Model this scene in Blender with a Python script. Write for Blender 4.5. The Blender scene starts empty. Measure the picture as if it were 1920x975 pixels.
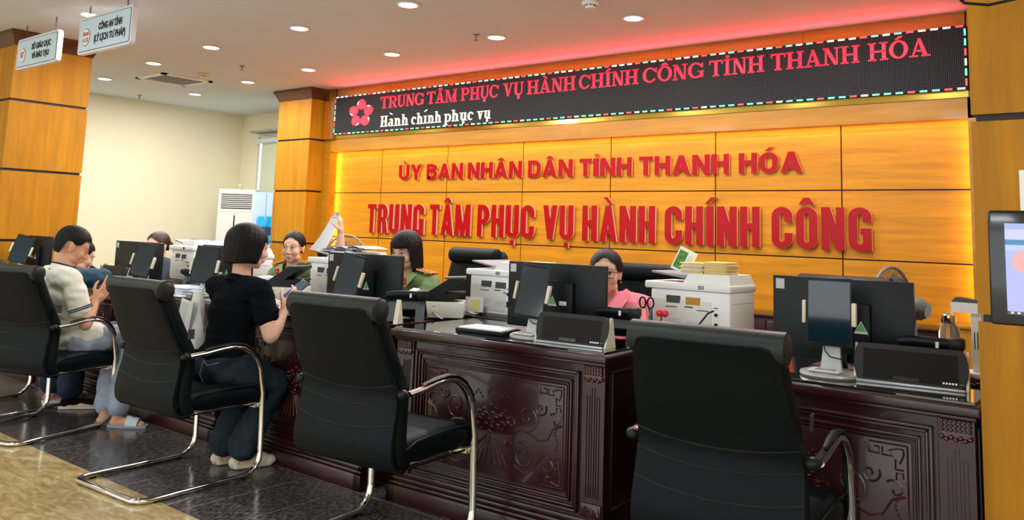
import bpy, bmesh, math, random
from mathutils import Vector, Matrix, noise
random.seed(7)
SC = bpy.context.scene
COL = SC.collection
PI = math.pi

# ------------------------------------------------------------------ camera
cam = bpy.data.cameras.new('camera')
cam.sensor_width = 36.0
cam.lens = 1556.92 / 1920 * 36
cam.shift_y = (244.04 - 487.5) / 1920
cam.clip_start = 0.05
co = bpy.data.objects.new('camera', cam)
COL.objects.link(co)
_r = Vector((0.78312235, 0.62102762, 0.03231219))
_d = Vector((-0.05039513, 0.11516624, -0.99206707))
_f = Vector((-0.61982232, 0.77528152, 0.12148602))
M = Matrix((_r, -_d, -_f)).transposed().to_4x4()
M.translation = Vector((0, 0, 1.25))
co.matrix_world = M
SC.camera = co

# ------------------------------------------------------------------ world, light, exposure
W = bpy.data.worlds.new('world'); SC.world = W; W.use_nodes = True
W.node_tree.nodes['Background'].inputs[0].default_value = (0.93, 0.97, 1.0, 1)
W.node_tree.nodes['Background'].inputs[1].default_value = 2.0
SC.view_settings.view_transform = 'Standard'
SC.view_settings.look = 'None'
SC.view_settings.gamma = 1
SC.view_settings.exposure = 0.4
SC.cycles.max_bounces = 8
SC.cycles.use_denoising = True

def area_light(name, loc, rot, size, power, color=(1, 1, 1), sy=None, spread=None, label=None):
    l = bpy.data.lights.new(name, 'AREA'); l.energy = power; l.color = color
    l.shape = 'RECTANGLE' if sy else 'DISK'; l.size = size
    if sy: l.size_y = sy
    if spread: l.spread = spread
    o = bpy.data.objects.new(name, l); o.location = loc; o.rotation_euler = rot
    COL.objects.link(o); return o
# the hall's ceiling lights on the visitors' side, outside the frame
for hx in (-8.5, -5.2, -1.9, 1.4):
    for hy in (-3.6, -1.2, 1.2):
        area_light('hall_light', (hx, hy, 2.83), (0, 0, 0), 0.6, 15, (0.92, 0.96, 1.0), 0.6)

# ------------------------------------------------------------------ helpers
def tag(o, label=None, cat=None, group=None, kind=None):
    if label: o['label'] = label
    if cat: o['category'] = cat
    if group: o['group'] = group
    if kind: o['kind'] = kind
    return o

def thing(name, label, cat, loc=(0, 0, 0), rz=0, group=None):
    o = bpy.data.objects.new(name, None); COL.objects.link(o)
    o.empty_display_size = 0.1
    o.location = loc; o.rotation_euler = (0, 0, rz)
    return tag(o, label, cat, group)

def kids(o): return [c for c in bpy.data.objects if c.parent == o]
def dup(root, loc, rz, label=None, group=None):
    def cp(o, par):
        c = o.copy(); COL.objects.link(c); c.parent = par
        for ch in kids(o): cp(ch, c)
        return c
    r = cp(root, None)
    r.location = loc; r.rotation_euler = (0, 0, rz)
    if label: r['label'] = label
    if group: r['group'] = group
    return r

MATS = {}
def mat(name, col, rough=0.5, metal=0.0, coat=0.0, emit=None, es=1.0, spec=0.5, bump=0, bscale=200, trans=0, alpha=1, grain=None, gdark=0.6, ior=1.45, var=0, vscale=3, sheen=0):
    if name in MATS: return MATS[name]
    m = bpy.data.materials.new(name); m.use_nodes = True
    nt = m.node_tree; b = nt.nodes['Principled BSDF']
    I = b.inputs
    I['Base Color'].default_value = (*col, 1); I['Roughness'].default_value = rough
    I['Metallic'].default_value = metal; I['Coat Weight'].default_value = coat
    I['Coat Roughness'].default_value = 0.06
    I['Specular IOR Level'].default_value = spec; I['IOR'].default_value = ior
    I['Transmission Weight'].default_value = trans; I['Alpha'].default_value = alpha
    if sheen: I['Sheen Weight'].default_value = sheen
    if emit: I['Emission Color'].default_value = (*emit, 1); I['Emission Strength'].default_value = es
    tc = nt.nodes.new('ShaderNodeTexCoord')
    if grain or var:
        mp = nt.nodes.new('ShaderNodeMapping'); nt.links.new(tc.outputs['Object'], mp.inputs[0])
        mp.inputs['Scale'].default_value = grain if grain else (vscale,) * 3
        oi = nt.nodes.new('ShaderNodeObjectInfo')
        va = nt.nodes.new('ShaderNodeVectorMath'); va.operation = 'ADD'
        sc = nt.nodes.new('ShaderNodeVectorMath'); sc.operation = 'SCALE'; sc.inputs['Scale'].default_value = 37.0
        nt.links.new(oi.outputs['Random'], sc.inputs[0])
        nt.links.new(mp.outputs[0], va.inputs[0]); nt.links.new(sc.outputs[0], va.inputs[1])
        nz = nt.nodes.new('ShaderNodeTexNoise'); nz.inputs['Scale'].default_value = 1.0
        nz.inputs['Detail'].default_value = 8; nz.inputs['Roughness'].default_value = 0.65; nz.inputs['Distortion'].default_value = 0.6
        nt.links.new(va.outputs[0], nz.inputs['Vector'])
        cr = nt.nodes.new('ShaderNodeValToRGB')
        cr.color_ramp.elements[0].position = 0.3; cr.color_ramp.elements[1].position = 0.7
        k = gdark if grain else 1 - var
        cr.color_ramp.elements[0].color = (col[0] * k, col[1] * k * 0.97, col[2] * k, 1)
        k2 = 1.12 if grain else 1 + var * 0.5
        cr.color_ramp.elements[1].color = (min(col[0] * k2, 1), min(col[1] * k2, 1), min(col[2] * k2, 1), 1)
        nt.links.new(nz.outputs[0], cr.inputs[0]); nt.links.new(cr.outputs[0], I['Base Color'])
    if bump:
        n2 = nt.nodes.new('ShaderNodeTexNoise'); n2.inputs['Scale'].default_value = bscale; n2.inputs['Detail'].default_value = 4
        nt.links.new(tc.outputs['Object'], n2.inputs['Vector'])
        bp = nt.nodes.new('ShaderNodeBump'); bp.inputs['Strength'].default_value = bump; bp.inputs['Distance'].default_value = 0.01
        nt.links.new(n2.outputs[0], bp.inputs['Height']); nt.links.new(bp.outputs[0], I['Normal'])
    MATS[name] = m; return m

class B:
    def __init__(s): s.b = bmesh.new(); s.mi = 0; s.M = None
    def _fin(s, vs, fs):
        for f in fs:
            f.material_index = s.mi; f.smooth = True
        if s.M is not None:
            for v in vs: v.co = s.M @ v.co
    def poly(s, pts, faces):
        vs = [s.b.verts.new(p) for p in pts]; fs = []
        for f in faces:
            try: fs.append(s.b.faces.new([vs[i] for i in f]))
            except ValueError: pass
        s._fin(vs, fs); return s
    def box(s, x0, x1, y0, y1, z0, z1, bev=0, seg=2):
        if x0 > x1: x0, x1 = x1, x0
        if y0 > y1: y0, y1 = y1, y0
        if z0 > z1: z0, z1 = z1, z0
        if not bev:
            p = [(x, y, z) for z in (z0, z1) for y in (y0, y1) for x in (x0, x1)]
            return s.poly(p, [(0, 2, 3, 1), (4, 5, 7, 6), (0, 1, 5, 4), (2, 6, 7, 3), (0, 4, 6, 2), (1, 3, 7, 5)])
        t = bmesh.new(); bmesh.ops.create_cube(t, size=1)
        for v in t.verts:
            v.co = Vector(((x0 + x1) / 2 + v.co.x * (x1 - x0), (y0 + y1) / 2 + v.co.y * (y1 - y0), (z0 + z1) / 2 + v.co.z * (z1 - z0)))
        bmesh.ops.bevel(t, geom=t.edges[:], offset=bev, segments=seg, affect='EDGES', profile=0.5)
        return s.merge(t)
    def merge(s, t):
        mp = {v: s.b.verts.new(v.co) for v in t.verts}; fs = []
        for f in t.faces:
            try: fs.append(s.b.faces.new([mp[v] for v in f.verts]))
            except ValueError: pass
        s._fin(list(mp.values()), fs); t.free(); return s
    def ball(s, c, r, n=12, m=8, R=None):
        if isinstance(r, (int, float)): r = (r, r, r)
        pts = [(0, 0, -1)]
        for j in range(1, m):
            a = -PI / 2 + PI * j / m
            for i in range(n): pts.append((math.cos(a) * math.cos(2 * PI * i / n), math.cos(a) * math.sin(2 * PI * i / n), math.sin(a)))
        pts.append((0, 0, 1)); F = []
        for i in range(n):
            F.append((0, 1 + (i + 1) % n, 1 + i)); F.append((len(pts) - 1, 1 + (m - 2) * n + i, 1 + (m - 2) * n + (i + 1) % n))
        for j in range(m - 2):
            for i in range(n): F.append((1 + j * n + i, 1 + j * n + (i + 1) % n, 1 + (j + 1) * n + (i + 1) % n, 1 + (j + 1) * n + i))
        P = []
        for p in pts:
            v = Vector((p[0] * r[0], p[1] * r[1], p[2] * r[2]))
            if R is not None: v = R @ v
            P.append(v + Vector(c))
        return s.poly(P, F)
    def tube(s, pts, r, n=8, flat=1.0, ref=None, cap=True, closed=False):
        P = [Vector(p) for p in pts]; N = len(P)
        rr = r if isinstance(r, (list, tuple)) else [r] * N
        T = []
        for i in range(N):
            if closed: t = P[(i + 1) % N] - P[(i - 1) % N]
            else: t = P[min(i + 1, N - 1)] - P[max(i - 1, 0)]
            T.append(t.normalized())
        u = Vector(ref) if ref else (Vector((1, 0, 0)) if abs(T[0].x) < 0.9 else Vector((0, 0, 1)))
        V = []
        for i in range(N):
            u = (u - T[i] * u.dot(T[i]))
            if u.length < 1e-6: u = T[i].orthogonal()
            u.normalize(); w = T[i].cross(u)
            for k in range(n):
                a = 2 * PI * k / n
                V.append(P[i] + u * (math.cos(a) * rr[i]) + w * (math.sin(a) * rr[i] * flat))
        F = []
        for i in range(N if closed else N - 1):
            for k in range(n):
                j = (i + 1) % N
                F.append((i * n + k, i * n + (k + 1) % n, j * n + (k + 1) % n, j * n + k))
        if cap and not closed:
            F.append(tuple(range(n))[::-1]); F.append(tuple((N - 1) * n + k for k in range(n)))
        return s.poly(V, F)
    def cyl(s, p0, p1, r0, r1=None, n=16): return s.tube([p0, p1], [r0, r1 if r1 is not None else r0], n)
    def lathe(s, prof, c=(0, 0, 0), n=20):
        V = []; F = []
        for r, z in prof:
            for k in range(n): V.append((c[0] + r * math.cos(2 * PI * k / n), c[1] + r * math.sin(2 * PI * k / n), c[2] + z))
        for i in range(len(prof) - 1):
            for k in range(n): F.append((i * n + k, i * n + (k + 1) % n, (i + 1) * n + (k + 1) % n, (i + 1) * n + k))
        F.append(tuple(range(n))[::-1]); F.append(tuple((len(prof) - 1) * n + k for k in range(n)))
        return s.poly(V, F)
    def prism(s, poly, d0, d1, ax='xz', side_mi=None):
        # poly in 2-D, extruded along the remaining axis from d0 to d1
        def pt(a, b, d):
            return {'xz': (a, d, b), 'xy': (a, b, d), 'yz': (d, a, b)}[ax]
        n = len(poly)
        V = [pt(a, b, d0) for a, b in poly] + [pt(a, b, d1) for a, b in poly]
        mi = s.mi
        s.poly(V, [tuple(range(n)), tuple(range(n, 2 * n))[::-1]])
        if side_mi is not None: s.mi = side_mi
        s.poly(V, [(i, n + i, n + (i + 1) % n, (i + 1) % n) for i in range(n)])
        s.mi = mi; return s
    def loft(s, rings, cap=True):
        n = len(rings[0]); V = [p for r in rings for p in r]; F = []
        for i in range(len(rings) - 1):
            for k in range(n): F.append((i * n + k, i * n + (k + 1) % n, (i + 1) * n + (k + 1) % n, (i + 1) * n + k))
        if cap: F.append(tuple(range(n))[::-1]); F.append(tuple((len(rings) - 1) * n + k for k in range(n)))
        return s.poly(V, F)
    def obj(s, name, m, parent=None, loc=None, rot=None, ang=40, recalc=True):
        if recalc: bmesh.ops.recalc_face_normals(s.b, faces=s.b.faces[:])
        me = bpy.data.meshes.new(name); s.b.to_mesh(me); s.b.free()
        for x in (m if isinstance(m, (list, tuple)) else [m]): me.materials.append(x)
        if ang is not None: me.set_sharp_from_angle(angle=math.radians(ang))
        o = bpy.data.objects.new(name, me); COL.objects.link(o)
        if parent: o.parent = parent
        if loc: o.location = loc
        if rot: o.rotation_euler = rot
        return o

def bx(name, m, parent, x0, x1, y0, y1, z0, z1, bev=0, **k): return B().box(x0, x1, y0, y1, z0, z1, bev).obj(name, m, parent, **k)
def copy_to(o, parent=None, loc=None, name=None):
    c = o.copy(); COL.objects.link(c)
    if parent is not None: c.parent = parent
    if loc is not None: c.location = loc
    if name: c.name = name
    return c

def text_mesh(name, body, size, m, parent, loc, rot, offset=0.0, extrude=0.001, width=None, shear=0.0):
    c = bpy.data.curves.new(name, 'FONT'); c.body = body; c.size = size; c.offset = offset; c.extrude = extrude
    c.align_x = 'CENTER'; c.align_y = 'CENTER'; c.resolution_u = 3; c.shear = shear
    t = bpy.data.objects.new('tmp', c); COL.objects.link(t)
    me = bpy.data.meshes.new_from_object(t.evaluated_get(bpy.context.evaluated_depsgraph_get()))
    bpy.data.objects.remove(t)
    if width and me.vertices:
        xs = [v.co.x for v in me.vertices]; k = width / max(1e-6, max(xs) - min(xs))
        for v in me.vertices: v.co.x *= k
    me.materials.clear(); me.materials.append(m); me.name = name
    o = bpy.data.objects.new(name, me); COL.objects.link(o); o.parent = parent; o.location = loc; o.rotation_euler = rot
    return o
FRONT = (PI / 2, 0, 0)      # text that faces -Y

# ------------------------------------------------------------------ materials
WOODV = mat('oak_veneer_upright', (0.47, 0.200, 0.002), 0.55, grain=(14, 14, 1.2), gdark=0.72, spec=0.35)
WOODH = mat('oak_veneer_level', (0.58, 0.232, 0.002), 0.45, grain=(1.4, 1.4, 22), gdark=0.68, spec=0.4)
WOODF = mat('oak_veneer_frame', (0.47, 0.20, 0.006), 0.40, grain=(1.2, 9, 16), gdark=0.7, coat=0.2)
GROOVE = mat('black_joint', (0.012, 0.008, 0.006), 0.5)
CORN = mat('cornice_wood', (0.12, 0.04, 0.008), 0.35, grain=(2, 2, 20))
CREAM = mat('cream_paint', (0.82, 0.77, 0.56), 0.75, bump=0.05, bscale=60)
WHITEP = mat('ceiling_paint', (0.72, 0.77, 0.80), 0.8)
GOLD = mat('gold_mirror', (0.9, 0.62, 0.12), 0.12, metal=1.0)
ROSE = mat('dark_rosewood', (0.032, 0.0042, 0.0045), 0.32, coat=0.28, grain=(2, 5, 22), gdark=0.55)
ROSE2 = mat('carved_rosewood', (0.045, 0.007, 0.006), 0.28, coat=0.6)
GLASST = mat('black_glass_top', (0.012, 0.010, 0.010), 0.03, coat=1.0, spec=0.9)
LEATH = mat('black_leather', (0.0030, 0.0062, 0.0078), 0.48, bump=0.08, bscale=420, spec=0.13)
LEATH2 = mat('sheen_leather_top', (0.012, 0.016, 0.015), 0.45, bump=0.1, bscale=420, var=0.25, vscale=14, spec=0.35)  # lighter grey-green: overhead sheen on the chair tops put into the colour
CHROME = mat('chrome', (0.78, 0.77, 0.74), 0.12, metal=1.0)
BLK = mat('black_plastic', (0.0055, 0.008, 0.010), 0.42, spec=0.3)
BLKG = mat('black_gloss', (0.004, 0.006, 0.009), 0.12, coat=0.3)
DGREY = mat('dark_grey_plastic', (0.06, 0.07, 0.08), 0.45)
GREY = mat('grey_plastic', (0.22, 0.24, 0.26), 0.45)
OFFW = mat('off_white_plastic', (0.72, 0.72, 0.67), 0.45)
CREAMP = mat('cream_plastic', (0.70, 0.66, 0.52), 0.45)
WHT = mat('white_plastic', (0.86, 0.88, 0.88), 0.4)
PAPER = mat('paper', (0.85, 0.87, 0.90), 0.8)
INK = mat('ink', (0.03, 0.03, 0.04), 0.7)
GREYINK = mat('grey_print', (0.35, 0.36, 0.38), 0.7)
GREENST = mat('green_sticker', (0.15, 0.55, 0.25), 0.5)
SKIN = mat('skin', (0.60, 0.31, 0.19), 0.55)
SKIN2 = mat('skin_fair', (0.74, 0.44, 0.32), 0.55)
HAIR = mat('black_hair', (0.0045, 0.004, 0.005), 0.5, bump=0.5, bscale=110, spec=0.22)
WHITEE = mat('eye_white', (0.8, 0.78, 0.75), 0.3)
LIP = mat('lips', (0.52, 0.17, 0.14), 0.45)
REDL = mat('red_acrylic', (0.33, 0.0, 0.003), 0.3, spec=0.25)
PINKE = mat('pale_acrylic_edge', (0.95, 0.55, 0.45), 0.3)
# ================================================================== ROOM
CZ = 2.85
# floor: beige marble strip in front and dark granite tiles towards the desks
fl = bx('floor', mat('floor_bed', (0.10, 0.09, 0.07), 0.6), None, -11.0, 3.0, -6, 7.3, -0.06, -0.012); tag(fl, kind='structure')
def granite():
    m = mat('dark_granite', (0.03, 0.027, 0.028), 0.2, coat=0.15)
    nt = m.node_tree; b = nt.nodes['Principled BSDF']; tc = nt.nodes.new('ShaderNodeTexCoord')
    mp = nt.nodes.new('ShaderNodeMapping'); mp.inputs['Scale'].default_value = (1, 0.45, 1); mp.inputs['Rotation'].default_value = (0, 0, 0.5)
    nt.links.new(tc.outputs['Object'], mp.inputs[0])
    n = nt.nodes.new('ShaderNodeTexNoise'); n.inputs['Scale'].default_value = 75; n.inputs['Detail'].default_value = 6; n.inputs['Roughness'].default_value = 0.75
    nt.links.new(mp.outputs[0], n.inputs['Vector'])
    cr = nt.nodes.new('ShaderNodeValToRGB'); e = cr.color_ramp.elements
    e[0].position = 0.42; e[0].color = (0.012, 0.011, 0.012, 1); e[1].position = 0.70; e[1].color = (0.22, 0.19, 0.19, 1)
    nt.links.new(n.outputs[0], cr.inputs[0]); nt.links.new(cr.outputs[0], b.inputs['Base Color'])
    return m
def marble():
    m = mat('beige_marble', (0.5, 0.38, 0.18), 0.18, coat=0.3)
    nt = m.node_tree; b = nt.nodes['Principled BSDF']; tc = nt.nodes.new('ShaderNodeTexCoord')
    mp = nt.nodes.new('ShaderNodeMapping'); mp.inputs['Scale'].default_value = (1, 2.6, 1); mp.inputs['Rotation'].default_value = (0, 0, 0.25)
    nt.links.new(tc.outputs['Object'], mp.inputs[0])
    n = nt.nodes.new('ShaderNodeTexNoise'); n.inputs['Scale'].default_value = 9; n.inputs['Detail'].default_value = 10; n.inputs['Roughness'].default_value = 0.72; n.inputs['Distortion'].default_value = 0.8
    nt.links.new(mp.outputs[0], n.inputs['Vector'])
    cr = nt.nodes.new('ShaderNodeValToRGB'); e = cr.color_ramp.elements
    e[0].position = 0.33; e[0].color = (0.30, 0.20, 0.075, 1); e[1].position = 0.68; e[1].color = (0.72, 0.60, 0.36, 1)
    q = cr.color_ramp.elements.new(0.5); q.color = (0.50, 0.37, 0.16, 1)
    nt.links.new(n.outputs[0], cr.inputs[0]); nt.links.new(cr.outputs[0], b.inputs['Base Color'])
    return m
GR = granite(); MA = marble()
xs = [-10.9, -10.0, -9.1, -8.2, -7.35, -6.5, -5.65, -4.81, -3.97, -3.46, -3.16, -2.35, -1.55, -0.75, 0.1, 0.95, 1.8, 2.9]
ys = [2.09, 2.80, 3.6, 4.4, 5.2, 6.0, 7.2]
g = 0.0028
GROUT = mat('grout', (0.30, 0.26, 0.20), 0.7)
gb = bx('grout', GROUT, fl, -10.95, 2.95, -5.9, 7.25, -0.012, -0.0012)
for i in range(len(xs) - 1):
    for j in range(len(ys) - 1):
        B().box(xs[i] + g, xs[i + 1] - g, ys[j] + g, ys[j + 1] - g, -0.011, 0, 0.0008, 1).obj('tile', GR, fl)
bxs = [-10.9, -9.3, -7.7, -6.1, -4.5, -2.9, -1.3, 0.3, 2.9]; bys = [-5.9, -4.3, -2.7, -1.1, 0.5, 2.09]
for i in range(len(bxs) - 1):
    for j in range(len(bys) - 1):
        B().box(bxs[i] + 0.0005, bxs[i + 1] - 0.0005, bys[j] + 0.0005, bys[j + 1] - 0.0005, -0.011, 0).obj('tile', MA, fl)
ce = bx('ceiling', WHITEP, None, -11.0, 3.0, -6, 7.3, CZ, CZ + 0.1); tag(ce, kind='structure')
wl = bx('wall_left', CREAM, None, -11.0, -10.88, -6, 7.3, 0, CZ); tag(wl, kind='structure')
wb = bx('wall_back_left', CREAM, None, -10.88, -10.42, 7.16, 7.3, 0, CZ); tag(wb, kind='structure')
B_ = B(); B_.box(-10.42, -8.0, 7.16, 7.3, 2.5, CZ); B_.box(-10.42, -8.0, 7.16, 7.3, 0, 0.9)
w2 = B_.obj('wall_back_left', CREAM); tag(w2, kind='structure')
wr = bx('wall_right', CREAM, None, 2.9, 3.0, -6, 7.3, 0, CZ); tag(wr, kind='structure')
# window with roller blind
wn = thing('window_1', None, None, (0, 0, 0)); wn['kind'] = 'structure'
FR = mat('window_frame', (0.55, 0.6, 0.62), 0.35, metal=0.4)
BLIND = mat('blind_fabric', (0.52, 0.56, 0.42), 0.8, emit=(0.55, 0.62, 0.45), es=0.12)
b_ = B(); b_.box(-10.42, -10.38, 7.12, 7.2, 0.9, 2.5); b_.box(-8.05, -8.0, 7.12, 7.2, 0.9, 2.5); b_.box(-10.42, -8.0, 7.12, 7.2, 0.88, 0.93); b_.box(-10.42, -8.0, 7.12, 7.2, 2.46, 2.5)
b_.obj('window_frame', FR, wn)
bx('glass', mat('day_glass', (0.85, 0.93, 1), 0.1, emit=(0.85, 0.93, 1.0), es=1.6), wn, -10.38, -8.05, 7.17, 7.18, 0.93, 2.46)
bx('blind', BLIND, wn, -10.30, -8.06, 7.10, 7.105, 0.95, 2.44)
B().box(-10.44, -8.0, 7.02, 7.12, 2.40, 2.47, 0.01).obj('blind_cassette', mat('cassette', (0.62, 0.66, 0.66), 0.35), wn)
B().box(-10.44, -8.0, 6.98, 7.13, 2.55, 2.58, 0.004).obj('pelmet', mat('pelmet', (0.35, 0.36, 0.33), 0.5), wn)

# back wall: recessed panel wall in a wooden frame, LED band above
wk = bx('wall_back', GROOVE, None, -7.95, 0.2, 6.345, 6.6, 0, CZ); tag(wk, kind='structure')
seam = [-7.80, -6.90, -5.905, -4.91, -3.92, -2.92, -1.92, -1.00]
zr = [0.125, 0.628, 1.131, 1.634, 2.16]
for i in range(7):
    for j in range(4):
        B().box(seam[i] + 0.005, seam[i + 1] - 0.005, 6.33, 6.35, zr[j] + 0.005, zr[j + 1] - 0.005, 0.001, 1).obj('panel', WOODH, wk)
t1 = B(); t1.box(-7.93, -1.0, 6.25, 6.32, 2.112, 2.255); t1.box(-7.93, -7.69, 6.25, 6.33, 0, 2.112); t1.box(-1.06, 0.2, 6.25, 6.33, 0, CZ)
tag(t1.obj('trim_1', WOODF), kind='structure')
t2 = B(); 
for a in range(6): t2.box(-7.75 + a * 1.117, -7.75 + (a + 1) * 1.117 - 0.003, 6.25, 6.33, 2.745, CZ)
t2.box(-7.75, -1.05, 6.27, 6.33, 2.25, 2.745)
tag(t2.obj('trim_2', mat('fascia_veneer', (0.55, 0.20, 0.012), 0.3, grain=(1.2, 9, 16), coat=0.2)), kind='structure')
t3 = B(); t3.box(-7.64, -1.05, 6.24, 6.27, 2.255, 2.305); t3.box(-7.80, -7.72, 6.20, 6.27, 2.255, CZ)
tag(t3.obj('trim_3', GOLD), kind='structure')
tag(bx('trim_4', mat('jamb', (0.22, 0.08, 0.01), 0.4), None, -7.72, -7.64, 6.22, 6.27, 2.255, CZ), kind='structure')
tag(bx('baseboard_back', ROSE, None, -7.69, -1.06, 6.30, 6.33, 0, 0.12), kind='structure')
# warm light strips hidden in the recess frame (left, top, right) and the red strip on the sign
def strip_light(name, p0, p1, nrm, width, power, color):
    p0, p1, nrm = Vector(p0), Vector(p1), Vector(nrm).normalized()
    x = (p1 - p0).normalized(); z = -(nrm - x * nrm.dot(x)).normalized(); y = z.cross(x)
    o = area_light(name, (0, 0, 0), (0, 0, 0), (p1 - p0).length, power, color, width)
    m = Matrix((x, y, z)).transposed().to_4x4(); m.translation = (p0 + p1) / 2
    o.matrix_world = m; return o
strip_light('recess_light_strip', (-7.68, 6.285, 2.105), (-1.07, 6.285, 2.105), (0, 0.35, -1), 0.03, 8, (1, 0.52, 0.08))
strip_light('recess_light_strip', (-7.683, 6.285, 0.2), (-7.683, 6.285, 2.1), (1, 0.3, 0), 0.03, 3.5, (1, 0.68, 0.10))
strip_light('recess_light_strip', (-1.067, 6.285, 0.2), (-1.067, 6.285, 2.1), (-1, 0.3, 0), 0.03, 2.2, (1, 0.60, 0.10))

# columns
def column(x1, y0, w, label):
    t = thing('column', label, 'column', (x1 - w / 2, y0 + w / 2, 0), 0)
    h = w / 2
    zs = [0.0, 0.436, 1.040, 1.643, 2.246, 2.72]
    bx('core', GROOVE, t, -h + 0.012, h - 0.012, -h + 0.012, h - 0.012, 0, CZ)
    for k in range(5):
        a = zs[k] + (0.011 if k else 0.0); b = zs[k + 1] - (0.011 if k < 4 else 0)
        B().box(-h, h, -h, -h + 0.01, a, b).obj('panel', WOODV, t)
        B().box(h - 0.01, h, -h + 0.0101, h - 0.0101, a, b).obj('panel', WOODV, t)
        B().box(-h, h, h - 0.01, h, a, b).obj('panel', WOODV, t)
        B().box(-h, -h + 0.01, -h + 0.0101, h - 0.0101, a, b).obj('panel', WOODV, t)
    c = B(); rings = []
    for o, z in ((0.002, 2.72), (0.012, 2.74), (0.018, 2.76), (0.04, 2.80), (0.055, 2.82), (0.055, CZ - 0.001)):
        q = h + o; rings.append([(-q, -q, z), (q, -q, z), (q, q, z), (-q, q, z)])
    c.loft(rings); c.obj('cornice', CORN, t)
    return t
column(-7.79, 2.82, 0.66, 'square oak panelled column behind the seated man at the far left')
column(-7.83, 6.03, 0.62, 'square oak panelled column left of the lettered wall')
cr_ = column(0.253, 2.86, 0.73, 'square oak panelled column at the right edge in front of the last desk')

# downlights
DLE = mat('lamp_glow', (1, 1, 1), 0.5, emit=(1, 0.98, 0.93), es=14)
def downlight(x, y, near):
    t = thing('downlight', None, 'ceiling light', (x, y, CZ), 0)
    B().lathe([(0.066, -0.0015), (0.085, -0.002), (0.088, -0.006), (0.082, -0.010), (0.068, -0.010), (0.066, -0.004)], n=24).obj('trim_ring', WHT, t)
    B().lathe([(0.066, -0.004), (0.066, -0.007)], n=24).obj('lens', DLE, t)
    l = area_light('lamp', (0, 0, -0.02), (0, 0, 0), 0.12, 17, (1, 0.97, 0.93)); l.parent = t
    return t
DL = [(-4.24, 4.06, 'round downlight at the top edge, left of the ceiling centre'), (-5.53, 4.09, 'round downlight in the front row, above the woman in black'),
      (-6.87, 4.12, 'round downlight in the front row, right of the ceiling vent'), (-8.12, 4.24, 'round downlight in the front row, left above the ceiling vent'),
      (-9.56, 4.43, 'round downlight at the far left end of the front row, beside the left column'), (-3.06, 5.22, 'round downlight nearest the sign, rightmost on the ceiling'),
      (-4.33, 5.17, 'round downlight beside the small sprinkler, second from the right in the row by the sign'), (-5.60, 5.19, 'round downlight in the back row, third from the right end'),
      (-6.94, 5.28, 'round downlight just left above the oak column beside the sign'), (-8.19, 5.40, 'round downlight in the back row, right of the ceiling vent'),
      (-9.61, 5.59, 'round downlight in the back row over the cream wall, farthest away'), (-6.64, 2.92, 'round downlight behind the hanging sign of the police desk')]
for x, y, lb in DL:
    d = downlight(x, y, 1); d['label'] = lb; d['group'] = 'round ceiling downlights'
for x, y in ((-2.95, 4.05), (-1.65, 4.05), (-1.75, 5.2)):
    area_light('hall_light', (x, y, CZ - 0.01), (0, 0, 0), 0.12, 17, (1, 0.97, 0.93))
# vent, detectors, sprinklers
vt = thing('ceiling_vent', 'square louvred air vent in the ceiling between downlights', 'vent', (-8.85, 4.88, CZ), 0)
b_ = B(); o_ = 0.30
b_.box(-o_, o_, -o_, -o_ + 0.05, -0.016, 0); b_.box(-o_, o_, o_ - 0.05, o_, -0.016, 0); b_.box(-o_, -o_ + 0.05, -o_, o_, -0.016, 0); b_.box(o_ - 0.05, o_, -o_, o_, -0.016, 0)
b_.obj('frame', WHT, vt)
bx('backing', BLK, vt, -0.26, 0.26, -0.26, 0.26, -0.003, -0.0005)
for k in range(12):
    yy = -0.24 + k * 0.042
    s_ = B(); s_.poly([(-0.25, yy, -0.014), (0.25, yy, -0.014), (0.25, yy + 0.03, -0.004), (-0.25, yy + 0.03, -0.004)], [(0, 1, 2, 3)]); s_.box(-0.25, 0.25, yy, yy + 0.004, -0.015, -0.011)
    s_.obj('slat', WHT, vt)
for (x, y, lb, bc) in ((-8.21, 4.85, 'round smoke detector beside the ceiling vent', CREAMP), (-3.10, 4.70, 'round white smoke detector at the top edge above the sign', WHT)):
    t = thing('smoke_detector', lb, 'smoke detector', (x, y, CZ))
    B().lathe([(0.058, 0), (0.062, -0.006), (0.055, -0.025), (0.04, -0.028)]).obj('base', bc, t)
    B().lathe([(0.036, -0.028), (0.038, -0.036), (0.030, -0.046), (0.01, -0.048)]).obj('sensor', bc, t)
    b_ = B()
    for k in range(10):
        a = 2 * PI * k / 10; b_.box(-0.005, 0.005, 0.036, 0.041, -0.036, -0.030)
        b_.b.verts.ensure_lookup_table()
        for v in b_.b.verts[-8:]: v.co = Matrix.Rotation(a, 3, 'Z') @ v.co
    b_.obj('vent_slots', BLK, t)
for x, y, lb in ((-7.40, 4.80, 'small dark sprinkler head right of the smoke detector'), (-10.40, 5.28, 'small sprinkler head over the top of the cream wall'), (-4.42, 5.02, 'small sprinkler head touching the glow of a downlight')):
    t = thing('sprinkler', lb, 'sprinkler', (x, y, CZ), 0, )
    B().lathe([(0.03, 0), (0.03, -0.004), (0.012, -0.006), (0.010, -0.03)], n=12).obj('body', GREY, t)
    B().lathe([(0.016, -0.045), (0.018, -0.048), (0.004, -0.05)], n=12).obj('deflector', DGREY, t)
    B().tube([(-0.01, 0, -0.028), (-0.012, 0, -0.038), (0, 0, -0.047)], 0.002, 5).tube([(0.01, 0, -0.028), (0.012, 0, -0.038), (0, 0, -0.047)], 0.002, 5).obj('arm', GREY, t)
# cable loop on the right column
t = B(); pts = [(-0.56, 2.68, 2.20), (-0.50, 2.70, 2.02), (-0.46, 2.72, 1.972), (-0.40, 2.74, 1.962), (-0.33, 2.76, 1.975), (-0.28, 2.78, 2.04), (-0.26, 2.80, 2.25)]
t.tube(pts, 0.0045, 8)
tag(t.obj('cable', BLK), 'black cable hanging in a loop at the top of the right column', 'cable')
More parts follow.
